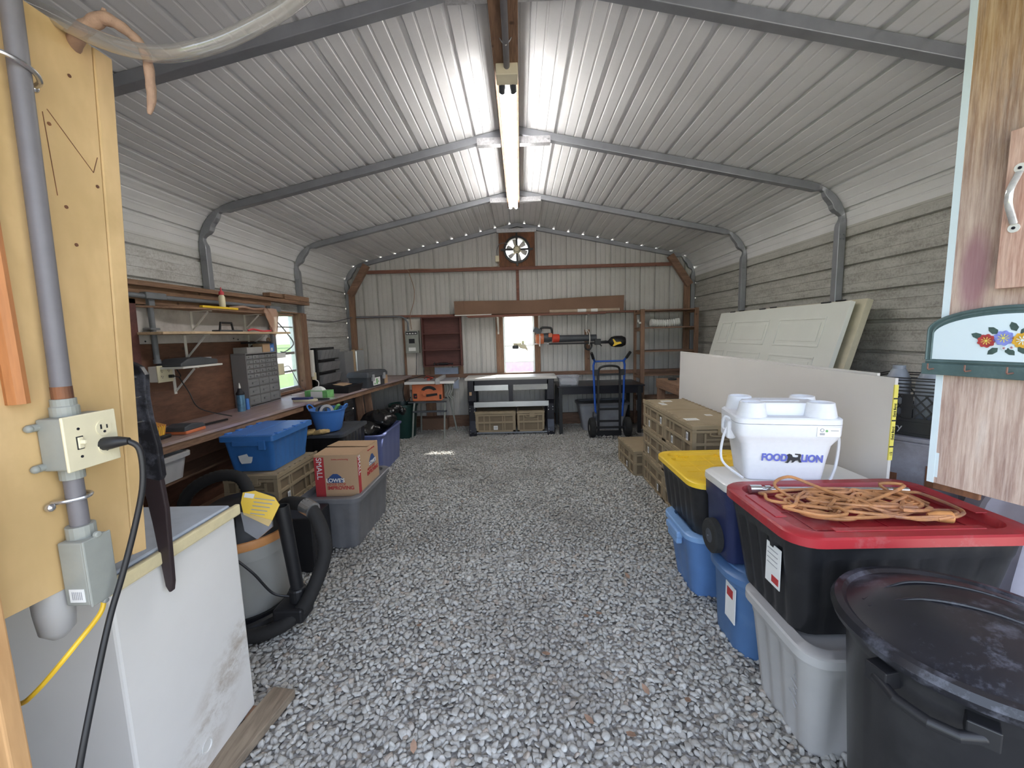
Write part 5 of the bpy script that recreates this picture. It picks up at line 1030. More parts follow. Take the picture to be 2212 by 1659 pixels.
# string trimmer
t = thing('string_trimmer', 'long string trimmer with a black and yellow motor head lying level under the leaf blower', 'trimmer', (.8, 6.40, 1.295))
b = MB(); b.tube([(-.80, 0, .012), (-.35, 0, .005)], .009, 8); obj('lower_shaft', b, 'steel', t)
b = MB(); b.tube([(-.36, 0, .005), (.2, 0, 0), (.55, 0, -.002)], .013, 10); obj('shaft', b, 'black', t, smooth=True)
b = MB(); b.lathe([(.0, .40), (.014, .41), (.02, .5), (.014, .53), (.03, .545), (.07, .58), (.085, .64), (.085, .74), (.06, .79), (0, .80)], 24, (0, 0, 0.012), 'x', False); obj('motor_head', b, 'black', t, smooth=True)
b = MB(); b.prism([(.585, .05), (.60, .055), (.64, .005), (.70, .01), (.72, -.015), (.66, -.03), (.60, -.055), (.585, -.05), (.61, -.01)], 'xz', -.085, -.075); obj('yellow_flash', b, 'yellowplastic', t, 'yellow Y-shaped flash')
b = MB(); b.tube(spline([(.19, 0, 0), (.18, -.03, -.05), (.20, -.03, -.09), (.25, -.03, -.095), (.28, -.03, -.05), (.28, 0, 0)]), .013, 8); b.box((.33, -.03, -.03), (.42, .03, .06)); b.tube([(.40, 0, -.02), (.44, 0, -.05)], .008, 6); obj('loop_handle', b, 'black', t, bevel=.003)
b = MB(); b.lathe([(0, -.025), (.045, -.025), (.05, 0), (.04, .025), (0, .03)], 20, (-.87, -.0, -.03), 'z', False); obj('spool_head', b, 'darkgrey', t, smooth=True)
b = MB(); b.loft([[(x, y-.01, z) for x, z in ((-.86, .03), (-.78, .015), (-.72, -.0), (-.69, -.05), (-.68, -.10), (-.72, -.06), (-.80, -.045))] for y in (-.06, .06)]); b.box((-.90, -.015, -.01), (-.78, .015, .03)); b.box((-.77, -.02, .02), (-.74, .02, .06)); obj('guard', b, 'cream', t, 'pale guard and metal bracket', bevel=.003)
# black bench
t = thing('steel_bench', 'black steel bench with a pale top and two tread-plate drawers under the end window', 'workbench', (-.15, 5.97, 0))
b = MB(); b.box((-.665, .02, .812), (.665, .50, .845)); obj('top', b, plain('pale_bench_top', (.62, .60, .56), .5, 0, .06, 4), t, bevel=.004)
for s_ in (-1, 1):
    xs = sorted((s_*.62, s_*.515))
    b = MB(); b.prism([(-.0, .812), (.0, .52), (.03, .45), (.03, .22), (.0, .12), (-.02, .06), (-.02, -.01), (.06, -.01), (.06, .06), (.08, .2), (.08, .812)], 'yz', *xs); obj('leg', b, 'darkmetal', t, bevel=.006)
    b = MB(); b.box((xs[0], .42, -.01), (xs[1], .48, .812)); obj('leg', b, 'darkmetal', t, bevel=.004)
    b = MB()
    for z in (.05, .09, .37, .41): b.cyl((xs[0]+.02, -.025 if z < .1 else .0, z), (xs[0]+.02, .0 if z < .1 else .032, z), .006, n=8); b.cyl((xs[1]-.02, -.025 if z < .1 else .0, z), (xs[1]-.02, .0 if z < .1 else .032, z), .006, n=8)
    obj('bolt', b, 'steel', t)
b = MB(); b.box((-.54, .0, .74), (.54, .03, .812)); b.box((-.03, .0, .50), (.03, .02, .74)); b.box((-.54, .0, .66), (-.52, .02, .74)); obj('apron', b, 'darkmetal', t, bevel=.002)
for x0, mt, lb in ((-.525, 'alu', 'drawer front of plain bright metal'), (.035, 'diamond', 'drawer front of yellowish tread plate')):
    b = MB(); b.box((x0, .0, .672), (x0+.49, .44, .735)); dr = obj('drawer', b, 'darkmetal', t); b = MB(); b.box((x0, -.012, .665), (x0+.49, 0, .745)); obj('drawer_front', b, mt, dr, lb, bevel=.003)
b = MB(); b.box((-.54, .0, .425), (.54, .45, .44)); b.box((-.54, -.012, .425), (.54, .0, .50)); obj('middle_shelf', b, 'alu', t, bevel=.002)
b = MB(); b.box((-.535, .02, .03), (.535, .44, .05)); obj('low_shelf', b, 'galv', t)
b = MB(); b.box((-.60, -.003, .60), (-.565, -.0005, .65)); obj('sticker', b, 'card', t)
# black table
t = thing('black_table', 'low black table against the end wall behind the blue hand truck', 'table', (1.14, 6.30, -.02))
b = MB(); b.box((-.62, -.36, .70), (.62, .34, .72)); b.box((-.60, -.34, .60), (.60, -.31, .70)); obj('top', b, 'darkmetal', t, bevel=.003)
for x, y in ((-.58, -.33), (.55, -.33), (-.58, .31), (.55, .31)): b = MB(); b.box((x-.025, y-.02, .012), (x+.025, y+.02, .70)); obj('leg', b, 'black', t, bevel=.004)
t = openbin('clear_bin', 'clear plastic bin of papers on the left end of the black table', 'bin', (.69, 6.12, .701), .30, .22, .14, 'clearplastic', .92, r=.02, rim=.015, rib=(1, 1, 0))
b = MB(); b.loft([[(.69+x*s_, 6.12+y*s_, z-.02+.01*math.sin(30*x)) for x, y in ((-.12, -.08), (0, -.085), (.12, -.08), (.12, .08), (0, .085), (-.12, .08))] for s_, z in ((.9, .735), (1, .78), (.8, .81))]); solo('paper_bundle', 'bundle of white plastic wrapped papers in the clear bin', 'papers', b, 'paper')
t = lidded('storage_tote', 'blue-grey tote with a dark lid on the gravel under the black table', 'tote', (1.21, 6.30, 0), .72, .42, .42, plain('blue_grey_tote', (.30, .31, .34), .4), 'grey', .8, rib=(3, 2, .006))
# hand truck
t = thing('hand_truck', 'blue and black convertible hand truck with two rubber wheels standing before the black table', 'hand truck', (1.22, 5.78, 0))
for s_ in (-1, 1):
    b = MB(); b.tube([(s_*.185, .02, .28), (s_*.20, .02, .55), (s_*.215, .02, 1.0), (s_*.20, .01, 1.06), (s_*.24, -.06, 1.13)], .0155, 12); obj('side_rail', b, 'truckblue', t, smooth=True)
    b = MB(); b.tube([(s_*.225, -.035, 1.10), (s_*.26, -.10, 1.18)], .02, 12); obj('grip', b, 'black', t, smooth=True)
    b = MB(); b.box((s_*.15-.015, .0, .08), (s_*.15+.015, .03, .90)); b.box((s_*.18-.03, -.01, .86), (s_*.18+.03, .04, .94)); obj('inner_rail', b, 'black', t, bevel=.003)
    b = MB(); b.lathe([(.05, -.04), (.10, -.045), (.135, -.03), (.142, 0), (.135, .03), (.10, .045), (.05, .04)], 30, (s_*.245, -.03, .137), 'x', False); w_ = obj('wheel', b, 'rubber', t, smooth=True)
    b = MB(); b.lathe([(0, -.03), (.055, -.035), (.06, 0), (.055, .035), (0, .03)], 20, (s_*.245, -.03, .137), 'x', False); obj('wheel_hub', b, 'lgrey' if s_ < 0 else 'darkgrey', w_, smooth=True)
b = MB(); b.tube([(-.2, .02, 1.055), (.2, .02, 1.055)], .013, 10); obj('top_bar', b, 'truckblue', t, smooth=True)
b = MB(); b.tube(spline([(-.15, .01, .90), (-.13, .0, .965), (-.06, -.01, .99), (.06, -.01, .99), (.13, .0, .965), (.15, .01, .90)]), .015, 10); b.box((-.15, 0, .86), (.15, .03, .885)); obj('loop_handle', b, 'black', t, smooth=True)
b = MB(); b.box((-.14, .01, .37), (.14, .025, .40)); b.box((-.14, .01, .20), (.14, .025, .23)); b.box((-.2, -.04, .12), (.2, -.02, .15)); b.box((-.17, .0, -.005), (.17, .03, .08)); b.box((-.17, -.16, -.006), (.17, .02, .004)); obj('cross_bar', b, 'black', t, bevel=.002)
b = MB(); b.lathe([(0, -.015), (.055, -.015), (.055, .015), (0, .015)], 20, (-.21, .0, .30), 'x', False); b.beam((-.185, -.02, .33), (-.20, -.03, .23), .03, .01, (0, 1, 0)); obj('caster', b, 'darkgrey', t, smooth=True)
# wooden rack
t = thing('wooden_rack', 'tall open brown wooden rack in the far right corner', 'shelving rack', (2.18, 6.4, 0))
for x in (-.41, .37):
    for y in (-.19, .17): b = MB(); b.box((x, y, -.01), (x+.06 if y < 0 else x+.04, y+.035, 1.77)); obj('upright', b, 'lumber_z', t, bevel=.003)
for k, z in enumerate((.45, .80, 1.155, 1.50, 1.755)):
    b = MB(); b.box((-.40, -.18, z-.012), (.40, -.10, z+.006)); b.box((-.40, -.07, z-.012), (.40, .02, z+.006)); b.box((-.40, .05, z-.012), (.40, .17, z+.006)); obj('shelf', b, 'lumber_x', t, bevel=.002)
    b = MB()
    for x in (-.40, .37): b.box((x, -.18, z-.05), (x+.03, .19, z-.014))
    obj('shelf_rail', b, 'lumber', t)
b = MB(); b.box((-.46, -.21, 1.56), (-.41, -.195, 1.585)); b.box((-.46, -.21, 1.56), (-.445, -.195, 1.62)); obj('hook', b, 'white', t)
b = MB(); p_ = spline([(1.93, 6.26, 1.575), (2.05, 6.27, 1.56), (2.2, 6.26, 1.56), (2.34, 6.25, 1.575)], 20); b.tube(p_, [.056 if i % 4 < 2 else .040 for i in range(len(p_))], 18); solo('flexible_duct', 'white ribbed flexible duct lying on the upper shelf of the wooden rack', 'duct', b, 'duct', smooth=True)
# table saw
t = thing('table_saw', 'orange table saw with a grey table on folding legs left of the black steel bench', 'table saw', (-1.30, 5.82, 0))
b = MB(); b.box((-.32, -.03, .812), (.18, .46, .842)); b.box((.185, -.03, .812), (.36, .46, .842)); obj('table', b, 'tblgrey', t, bevel=.003)
b = MB(); b.box((-.33, -.045, .805), (.37, -.03, .84)); b.box((-.33, .46, .805), (.37, .475, .84)); obj('fence_rail', b, 'white', t, bevel=.002)
b = MB(); b.box((.12, -.06, .842), (.16, .50, .885)); b.box((.11, -.075, .80), (.17, -.04, .875)); obj('rip_fence', b, 'lgrey', t, bevel=.003)
b = MB(); b.box((-.04, .1, .842), (.0, .34, .87)); b.tube(spline([(-.1, .2, .86), (-.05, .15, .90), (.05, .1, .87)]), .008, 6); obj('blade_guard', b, plain('red_guard', (.35, .06, .04), .5), t, bevel=.002)
b = MB(); b.prism([(-.24, .56), (.17, .56), (.19, .58), (.19, .80), (-.24, .80)], 'xz', .0, .42); obj('housing', b, 'orangeplastic', t, bevel=.012)
b = MB()
a_ = [(.11*math.cos(a), .075*math.sin(a)) for a in np.linspace(.25, PI-.25, 14)]; b.prism([(x+.0, .70+z) for x, z in a_]+[(x*.6, .70+z*.45) for x, z in reversed(a_)], 'xz', -.006, .002)
b.prism([(-.04, .62), (.12, .64), (.115, .67), (-.04, .655)], 'xz', -.006, .002); b.box((-.22, -.006, .60), (-.17, .002, .67)); b.box((.145, -.006, .585), (.175, .002, .65)); obj('dial_slot', b, 'black', t)
b = MB(); b.cyl((-.06, -.03, .66), (-.06, 0, .66), .026, n=18); b.cyl((-.10, -.02, .675), (-.10, 0, .675), .018, n=14); obj('hand_wheel', b, 'orangeplastic', t, bevel=.002)
b = MB(); b.cyl((-.19, -.01, .63), (-.19, 0, .63), .012, n=12); obj('power_switch', b, 'cardred', t)
b = MB()
for x in (.24, .28, .31): b.tube(spline([(x, .05, .81), (x+.02, .04, .72), (x-.01, .03, .64), (x+.03, .05, .58)]), .009, 6)
b.box((.2, .1, .60), (.3, .3, .78)); obj('side_bracket', b, 'pvcbox', t)
b = MB(); b.box((-.30, -.02, .535), (.24, .02, .555)); b.box((-.30, .38, .535), (.24, .42, .555)); b.box((-.24, -.025, .40), (.24, .015, .425)); obj('stand_frame', b, 'darkgrey', t, bevel=.003)
for x0, y0, x1, y1 in ((-.21, -.01, -.28, .03), (.22, -.01, .19, -.02), (-.2, .40, -.26, .5), (.22, .40, .30, .48)): b = MB(); b.tube([(x0, y0, .54), (x0+.3*(x1-x0), y0, .41), (x1, y1, -.01)], .013, 8); obj('stand_leg', b, 'pvcbox', t, smooth=True)
b = MB(); b.tube(spline([(-.30, .15, .60), (-.36, .1, .55), (-.40, .12, .68), (-.36, .15, .84), (-.25, .2, .87), (-.12, .22, .90), (.05, .2, .88)]), .006, 6); obj('power_cord', b, 'black', t)
b = MB(); b.box((-1.60, 6.42, -.01), (-1.17, 6.60, .19)); solo('red_carton', 'low red-brown box on the gravel under the table saw', 'box', b, 'cardbrown', bevel=.004)

# ------------------------------------------------------------------ right side
t = thing('rough_table', 'rough plank table along the right wall carrying the leaning doors', 'table', (2.17, 4.2, 0))
b = MB(); b.box((-.47, -1.15, .83), (.46, 1.08, .86)); b.box((-.47, -1.15, .75), (-.44, 1.08, .83)); obj('top', b, 'paleply' if 0 else 'lumber', t, bevel=.003)
for x in (-.42, .42):
    for y in (-1.1, 0, 1.03): b = MB(); b.box((x-.04, y-.04, -.01), (x+.04, y+.04, .83)); obj('leg', b, 'lumber_z', t, bevel=.003)
b = MB(); b.box((-.45, .6, .40), (.45, 1.05, .42)); obj('lower_shelf', b, 'lumber', t)
b = MB(); b.lathe([(.03, -.01), (.05, -.01), (.05, .01), (.03, .01), (.03, -.01)], 20, (1.82, 5.05, .872), caps=False); solo('wire_coil', 'small dark coil lying on the far end of the rough plank table', 'coil', b, 'rubber', smooth=True)
def slab_door(name, label, x0, y0, l, w, th, tilt, mat, z0, panels=True, edge=None):
    t = thing(name, label, 'door', (x0, y0, z0), 0, 'doors leaning on the right wall'); t.rotation_euler = (0, tilt, 0)
    b = MB(); b.box((0, 0, 0), (th, l, w)); obj('slab', b, mat, t, bevel=.002)
    if panels:
        for z_0, z_1 in ((.115, .365), (.445, .695)):
            for y_0, y_1 in ((.19, .80), (.95, 1.61), (1.68, 1.91)):
                b = MB(); b.m = 0
                for (a0, a1, c0, c1) in ((y_0, y_1, z_0, z_0+.018), (y_0, y_1, z_1-.018, z_1), (y_0, y_0+.018, z_0+.018, z_1-.018), (y_1-.018, y_1, z_0+.018, z_1-.018)): b.box((-.006, a0, c0), (0, a1, c1))
                b.box((-.004, y_0+.045, z_0+.045), (0, y_1-.045, z_1-.045)); obj('raised_panel', b, mat, t, bevel=.003)
    for y_ in (.26, 1.15, 1.75): b = MB(); b.box((.004, y_-.05, w), (.03, y_+.05, w+.004)); b.cyl((-.002, y_-.05, w+.002), (-.002, y_+.05, w+.002), .006, n=8); obj('hinge', b, 'darkmetal', t)
    return t
slab_door('interior_door', 'white six-panel door leaning lengthwise on the right wall, in front of the plain one', 2.26, 3.22, 2.03, .81, .035, .27, 'door', .862)
slab_door('interior_door', 'plain cream door leaning lengthwise behind the white six-panel door', 2.33, 3.16, 2.03, .82, .045, .27, plain('cream_door', (.50, .46, .34), .6), .862, False)
for k, (dx, y0, y1, h_, l) in enumerate(((0, 1.88, 4.36, 1.225, 'large pale drywall sheet standing on edge before the doors, yellow taped end'), (.020, 2.0, 4.44, 1.235, 'second drywall sheet standing right behind the front one'))):
    t = thing('drywall_sheet', l, 'board', (1.645+dx, y0, 0), group='drywall sheets'); t.rotation_euler = (0, .012, 0)
    b = MB(); b.box((0, 0, -.01), (.014, y1-y0, h_)); obj('sheet', b, 'drywall', t, bevel=.001)
    if k == 0:
        b = MB(); b.box((-.0008, -.002, .85), (.0165, .004, 1.195)); tp_ = obj('edge_tape', b, 'paperyel', t, 'yellow printed edge tape')
        b = MB(); b.box((-.001, -.0035, 1.03), (.0166, -.0015, 1.036)); b.box((-.001, -.0035, .91), (.0166, -.0015, .916)); b.box((-.001, -.0035, 1.13), (.0166, -.0015, 1.136)); obj('tape_rule', b, 'inkblack', tp_)
        for z, s_ in ((1.08, 'Gold Bond'), (.975, 'Gold Bond'), (.88, '1/2')): text('tape_print', s_, .014, 'inkblack', tp_, (.008, -.0035, z), (PI/2, -PI/2, 0))
# milk crate and things
t = thing('milk_crate', 'black milk crate with slatted sides holding two grey cans, right of the drywall', 'crate', (1.995, 2.125, .925), rz=.60)
hw = .165; b = MB()
for a in range(4):
    b.T = Matrix.Rotation(a*PI/2, 4, 'Z')
    b.box((-hw, -hw, 0), (hw, -hw+.006, .085)); b.box((-hw, -hw-.004, .06), (hw, -hw+.006, .068)); b.box((-hw, -hw-.004, .0), (hw, -hw+.006, .012))
    for z in (.195, .212, .229, .246, .263, .274): b.box((-hw, -hw-.003, z), (hw, -hw+.006, z+.006))
    for x in (-hw, hw-.05, -.02): b.box((x, -hw, .08), (x+.05 if x != -.02 else .02, -hw+.006, .20))
    for k in range(5): x = -.105+k*.0; 
    for x0_, x1_ in ((-.115, -.02), (.02, .115)):
        for k in range(-1, 3):
            for d in (1, -1):
                p = Vector((x0_+k*.04, -hw+.003, .08)); q = p+Vector((.095*1, 0, .12))
                if d < 0: p, q = Vector((q.x, q.y, .08)), Vector((p.x, p.y, .20))
                lo, hi = x0_, x1_; dd = q-p; t0 = max(0, min((lo-p.x)/dd.x, (hi-p.x)/dd.x)); t1 = min(1, max((lo-p.x)/dd.x, (hi-p.x)/dd.x))
                if t1-t0 > .1: b.beam(p+dd*t0, p+dd*t1, .006, .008, (0, 1, 0))
b.T = Matrix(); b.box((-hw, -hw, 0), (hw, hw, .008)); obj('basket', b, 'black', t)
text('dairy_mark', 'Dairy', .045, 'inkgrey', t, (-.165-.004, .06, .037), (PI/2, 0, -PI/2))
for i, (x, y, l) in enumerate(((1.94, 2.18, 'grey can with a domed top in the milk crate, nearer the wall'), (1.985, 2.06, 'grey can with a black cap in the milk crate'))):
    t = thing('gas_can', l, 'can', (x, y, .915), group='grey cans in the milk crate'); b = MB(); b.lathe([(0, 0), (.05, 0), (.05, .25), (.047, .275), (.03, .315), (.026, .32), (.026, .337), (0, .34)], 24, caps=False); obj('body', b, 'pvcbox' if 0 else plain('grey_can_paint', (.28, .31, .36), .4), t, smooth=True)
    if i: b = MB(); b.lathe([(.028, .318), (.030, .32), (.030, .345), (0, .347)], 20, caps=False); obj('cap', b, 'black', t, smooth=True)
t = thing('grey_cabinet', 'scuffed grey painted box standing under the milk crate', 'box', (2.02, 2.15, 0), rz=.60)
b = MB(); b.box((-.24, -.22, -.01), (.24, .24, .90)); b.box((-.235, -.225, .90), (.235, .235, .923)); obj('body', b, 'greybox', t, bevel=.006)
b = MB(); b.box((-.243, -.18, .70), (-.239, -.10, .80)); b.box((-.243, .0, .62), (-.239, .11, .74)); b.box((.02, -.223, .66), (.12, -.219, .78)); obj('peeled_patch', b, 'rustply', t, 'brown patches of peeled paint')
b = MB(); n = 60
b.loft([[((r*(1+.07*math.sin(9*a)+.03*math.sin(17*a+1)))*math.cos(a)+1.98+lx, (r*(1+.07*math.sin(9*a)))*math.sin(a)+1.60, z) for a in (2*PI*j/n for j in range(n))] for r, z, lx in ((.24, -.01, 0), (.25, .2, 0), (.23, .5, .02), (.19, .75, .05), (.15, .88, .08), (.10, .93, .10))]); solo('tarpaulin_bundle', 'bundled grey tarpaulin standing between the red-lidded tote and the wall', 'tarpaulin', b, 'greybag', smooth=True)
# totes on the gravel, from the trash can back
def side_label(t, x, y, z, w, h, bits=True, mat='paper'):
    b = MB(); b.box((x-.002, y-w/2, z-h/2), (x, y+w/2, z+h/2)); o = obj('sticker', b, mat, t, 'white printed sticker')
    b = MB(); b.box((x-.003, y-w*.42, z-h*.42), (x-.002, y+w*.05, z-h*.25)); obj('red_print', b, 'inkred', o); b = MB()
    for k in range(4): b.box((x-.003, y-w*.3, z+h*(.35-.12*k)), (x-.002, y+w*.4, z+h*(.37-.12*k)))
    obj('text_lines', b, 'inkgrey', o)
t = lidded('storage_tote', 'light grey tote on the gravel under the black tote with the red lid', 'tote', (1.265, 1.445, 0), .72, .40, .415, 'lgrey', 'lgrey', .88, rib=(5, 3, .010), r=.06)
b = MB()
for k in range(4): b.tube(spline([(-.337+.0, -.10+.012*k, .33-.05*k), (-.336, -.11, .31-.05*k), (-.334, -.085, .30-.05*k), (-.334, -.10, .285-.05*k)]), .0012, 5)
obj('marker_scribble', b, 'inkgrey', t)
t = lidded('storage_tote', 'large black tote with a dusty red lid, under the orange extension cord', 'tote', (1.245, 1.525, .417), .745, .475, .385, 'blacktote', 'red', .86, rib=(6, 4, .010), r=.07, lidh=.035, recess=.028, over=.022)
side_label(t, -.358, -.09, .20, .085, .15)
b = MB()
for y in np.linspace(-.15, .15, 3): b.box((-.30, y-.003, .3575), (.30, y+.003, .361))
for x in np.linspace(-.26, .26, 5): b.box((x-.003, -.18, .3575), (x+.003, .18, .3605))
for x, y in ((-.345, 0), (.345, 0)): b.box((x-.02, -.10, .384), (x+.02, .10, .388))
b.box((-.24, -.215, .384), (.24, -.19, .3875)); obj('lid_rib', b, 'red', t, bevel=.002)
b = MB(); b.cyl((.98, 1.70, .795), (1.55, 1.66, .795), .012, n=12); b.cyl((.94, 1.703, .797), (.985, 1.70, .797), .018, n=12); b.cyl((1.0, 1.698, .797), (1.02, 1.697, .797), .016, n=12); solo('metal_pipe', 'shiny threaded metal pipe lying across the back of the red lid', 'pipe', b, 'steel', smooth=True)
# tangled extension cord
rr = random.Random(5); pts = []
for i in range(190):
    a = i*.62+rr.uniform(-.5, .5); R_ = .5+.5*math.sin(i*.37); cx_ = 1.24+.17*math.sin(i*.23+1)+.03*rr.uniform(-1, 1); cy_ = 1.52+.04*math.sin(i*.31)
    a += .9*math.sin(i*.11); x = cx_+(.05+.13*R_)*math.cos(a); y = cy_+(.05+.075*R_)*math.sin(a); pts.append((max(.94, min(1.56, x)), max(1.33, min(1.70, y)), .792+.016*(i/190)+.022*abs(math.sin(i*1.7))*rr.random()))
pts[38] = (1.02, 1.66, .82); pts[39] = (1.08, 1.68, .855); pts[40] = (1.15, 1.64, .835); pts[60] = (1.3, 1.40, .83); pts[84] = (1.40, 1.62, .84); pts[85] = (1.46, 1.58, .845)
t = thing('extension_cord', 'tangled dusty orange extension cord heaped on the red lid', 'cord', (1.24, 1.52, .78))
b = MB(); b.tube([Vector(p)-Vector((1.24, 1.52, .78)) for p in spline(pts, 5)], .0062, 7); obj('cord', b, 'cord', t, smooth=True)
b = MB(); b.tube([(.14, -.12, .028), (.165, -.13, .03), (.20, -.14, .03)], [.009, .019, .021], 16); obj('plug_end', b, 'rimorange', t, 'yellow-orange moulded plug end', smooth=True)
# steel blue domed lid tote
t = thing('storage_tote', 'steel blue tote with a rounded domed lid and a taped paper, under the navy cooler', 'tote', (1.265, 1.865, 0))
b = MB(); b.loft([rrect(.64, .32, .10, -.01, 6), rrect(.65, .33, .11, .03, 6), rrect(.68, .36, .12, .31, 6), rrect(.70, .37, .13, .34, 6), rrect(.70, .37, .13, .36, 6)]); obj('body', b, 'steelblue', t, smooth=True)
b = MB(); b.loft([rrect(.70, .38, .14, .345, 7), rrect(.735, .405, .16, .345, 7), rrect(.735, .405, .16, .372, 7), rrect(.70, .37, .15, .385, 7), rrect(.66, .33, .14, .386, 7), rrect(.65, .32, .14, .392, 7), rrect(.5, .25, .12, .397, 7)]); obj('lid', b, 'steelblue', t, smooth=True)
b = MB(); b.box((-.34, -.155, .14), (-.336, -.07, .31)); b.v = [(x-.001, y+.045, z) for x, y, z in b.v]; obj('taped_paper', b, 'paper', t, 'torn white paper taped on the end')
b = MB(); b.box((-.3425, -.09, .25), (-.341, -.04, .29)); obj('red_print', b, 'inkred', t)
# medium blue tote with light lid
t = lidded('storage_tote', 'medium blue tote with a pale blue latched lid, under the yellow-lidded tote', 'tote', (1.225, 2.315, 0), .70, .40, .375, 'midblue', 'lightblue', .86, rib=(2, 2, .004), r=.07, lidh=.03, over=.018)
b = MB(); b.box((-.385, -.09, .31), (-.35, .09, .35)); b.box((-.38, -.07, .27), (-.345, .07, .31)); obj('latch_handle', b, 'lightblue', t, bevel=.008)
t = lidded('storage_tote', 'black tote with a bright yellow gridded lid, stacked on the medium blue tote', 'tote', (1.13, 2.375, .377), .50, .575, .305, 'blacktote', 'yellowplastic', .86, rib=(4, 5, .007), r=.07, lidh=.03, recess=.02, over=.022)
b = MB()
for y in (-.15, -.05, .05, .15): b.box((-.20, y-.003, .284), (.20, y+.003, .2875))
for x in (-.12, 0, .12): b.box((x-.003, -.24, .284), (x+.003, .24, .2875))
for y in (-.2, .2): b.box((-.22, y-.03, .284), (-.185, y+.03, .296)); b.box((.185, y-.03, .284), (.22, y+.03, .296))
for x in (-.12, .12): b.box((x-.03, .215, .284), (x+.03, .25, .296))
obj('lid_rib', b, 'yellowplastic', t, bevel=.002)
# navy cooler
t = thing('wheeled_cooler', 'navy wheeled cooler with a white lid, under the white foam cooler', 'cooler', (1.225, 1.925, .397))
b = MB(); b.loft([rrect(.60, .22, .03, .0, 5), rrect(.61, .23, .035, .02, 5), rrect(.63, .245, .04, .25, 5), rrect(.645, .255, .04, .27, 5), rrect(.65, .26, .04, .338, 5)]); obj('body', b, 'navy', t, smooth=True)
b = MB(); b.loft([rrect(.655, .265, .045, .338, 6), rrect(.66, .27, .045, .345, 6), rrect(.66, .27, .05, .372, 6), rrect(.63, .245, .05, .384, 6), rrect(.60, .22, .05, .386, 6)]); obj('lid', b, 'white', t, smooth=True)
for y in (-.005,):
    b = MB(); b.lathe([(.03, -.02), (.07, -.022), (.081, -.014), (.081, .014), (.07, .022), (.03, .02)], 30, (-.325, y+.01, .084), 'x', False); w_ = obj('wheel', b, 'rubber', t, smooth=True)
    b = MB(); b.lathe([(0, -.024), (.035, -.018), (.062, -.012), (.062, .012), (0, .015)], 24, (-.327, y+.01, .084), 'x', False); b.ball((-.348, y+.01, .084), .008, 8); obj('wheel_hub', b, 'darkgrey', w_, smooth=True)
# foam cooler
t = thing('foam_cooler', 'white foam cooler with four raised cup holders on its lid and a rope handle', 'cooler', (1.178, 1.930, .785), rz=-.21)
b = MB(); b.loft([rrect(.31, .215, .03, 0, 5), rrect(.34, .235, .035, .10, 5), rrect(.36, .255, .035, .165, 5), rrect(.40, .29, .04, .20, 5), rrect(.415, .305, .045, .215, 5), rrect(.418, .308, .045, .262, 5)]); obj('body', b, 'foam', t, smooth=True)
b = MB(); b.loft([rrect(.418, .308, .045, .264, 5), rrect(.418, .308, .045, .285, 5), rrect(.405, .295, .045, .292, 5)])
b.loft([rrect(.30, .17, .03, .290, 5), rrect(.29, .16, .03, .338, 5), rrect(.28, .15, .03, .345, 5)]); lid_ = obj('lid', b, 'foam', t, smooth=True)
for sx in (-1, 1):
    for sy in (-1, 1): b = MB(); b.lathe([(.062, .29), (.050, .352), (.045, .354), (.040, .350), (.038, .335), (0, .335)], 28, (sx*.135, sy*.092, 0), caps=False); obj('cup_holder', b, 'foam', t, smooth=True)
b = MB(); b.box((-.08, -.022, .345), (.08, .022, .348)); b.box((-.075, -.017, .3485), (.075, .017, .3495)); obj('lid_emblem', b, 'foam', t, bevel=.002)
for x in (-.225, .185): b = MB(); b.box((x, -.06, .17), (x+.04, .06, .255)); obj('handle_block', b, 'foam', t, bevel=.012)
for sx in (-1, 1): b = MB(); b.tube(spline([(sx*.205, -.045, .25), (sx*.235, -.04, .18), (sx*.235, -.03, .06), (sx*.17, -.125, .01), (sx*.165, -.12, .0)][:4]), .006, 6, flat=1); b.tube(spline([(sx*.2, -.05, .255), (sx*.225, -.02, .27), (sx*.23, .0, .22), (sx*.225, -.04, .21), (sx*.20, -.06, .23)]), .006, 8); obj('rope_handle', b, 'foam', t, 'white cord handle', smooth=True)
FY = -.1215
text('store_name', 'FOOD', .043, 'inkviolet', t, (-.048, FY-.004, .108), (PI/2-.09, 0, 0), bold=.0016, sx=.84, shear=.12); text('store_name', 'LION', .043, 'inkviolet', t, (.098, FY-.004, .108), (PI/2-.09, 0, 0), bold=.0016, sx=.84, shear=.12)
b = MB(); P_ = [(-.034, .0), (-.026, .004), (-.022, .014), (-.030, .012), (-.026, .020), (-.032, .024), (-.026, .034), (-.016, .040), (-.006, .036), (-.002, .026), (.010, .024), (.018, .026), (.020, .034), (.006, .036), (.006, .041), (.028, .040), (.030, .034), (.026, .022), (.028, .010), (.034, .004), (.024, .002), (.018, .012), (.008, .010), (.000, .002), (-.008, .0), (-.004, .010), (-.012, .012), (-.016, .004), (-.022, -.002)]
b.prism(P_, 'xz', 0, .001); o = obj('lion_emblem', b, 'inkblack', t, 'black walking lion emblem'); o.location = (.028, FY-.0045, .088); o.rotation_euler = (-.09, 0, 0)
b = MB(); b.box((.10, -.156, .215), (.185, -.1535, .255)); o = obj('sticker', b, 'paper', t, 'small white product sticker'); b = MB(); b.box((.11, -.157, .222), (.128, -.156, .231)); b.lathe([(.005, 0), (.008, 0), (.008, .001), (.005, .001), (.005, 0)], 16, (.118, -.157, .243), 'y', False); b.box((.15, -.157, .24), (.178, -.156, .243)); obj('barcode', b, 'inkgrey', o)
b = MB(); b.lathe([(0, 0), (.005, 0), (.005, .001), (0, .001)], 12, (.135, -.157, .240), 'y', False); obj('green_dot', b, 'greenbox', o)
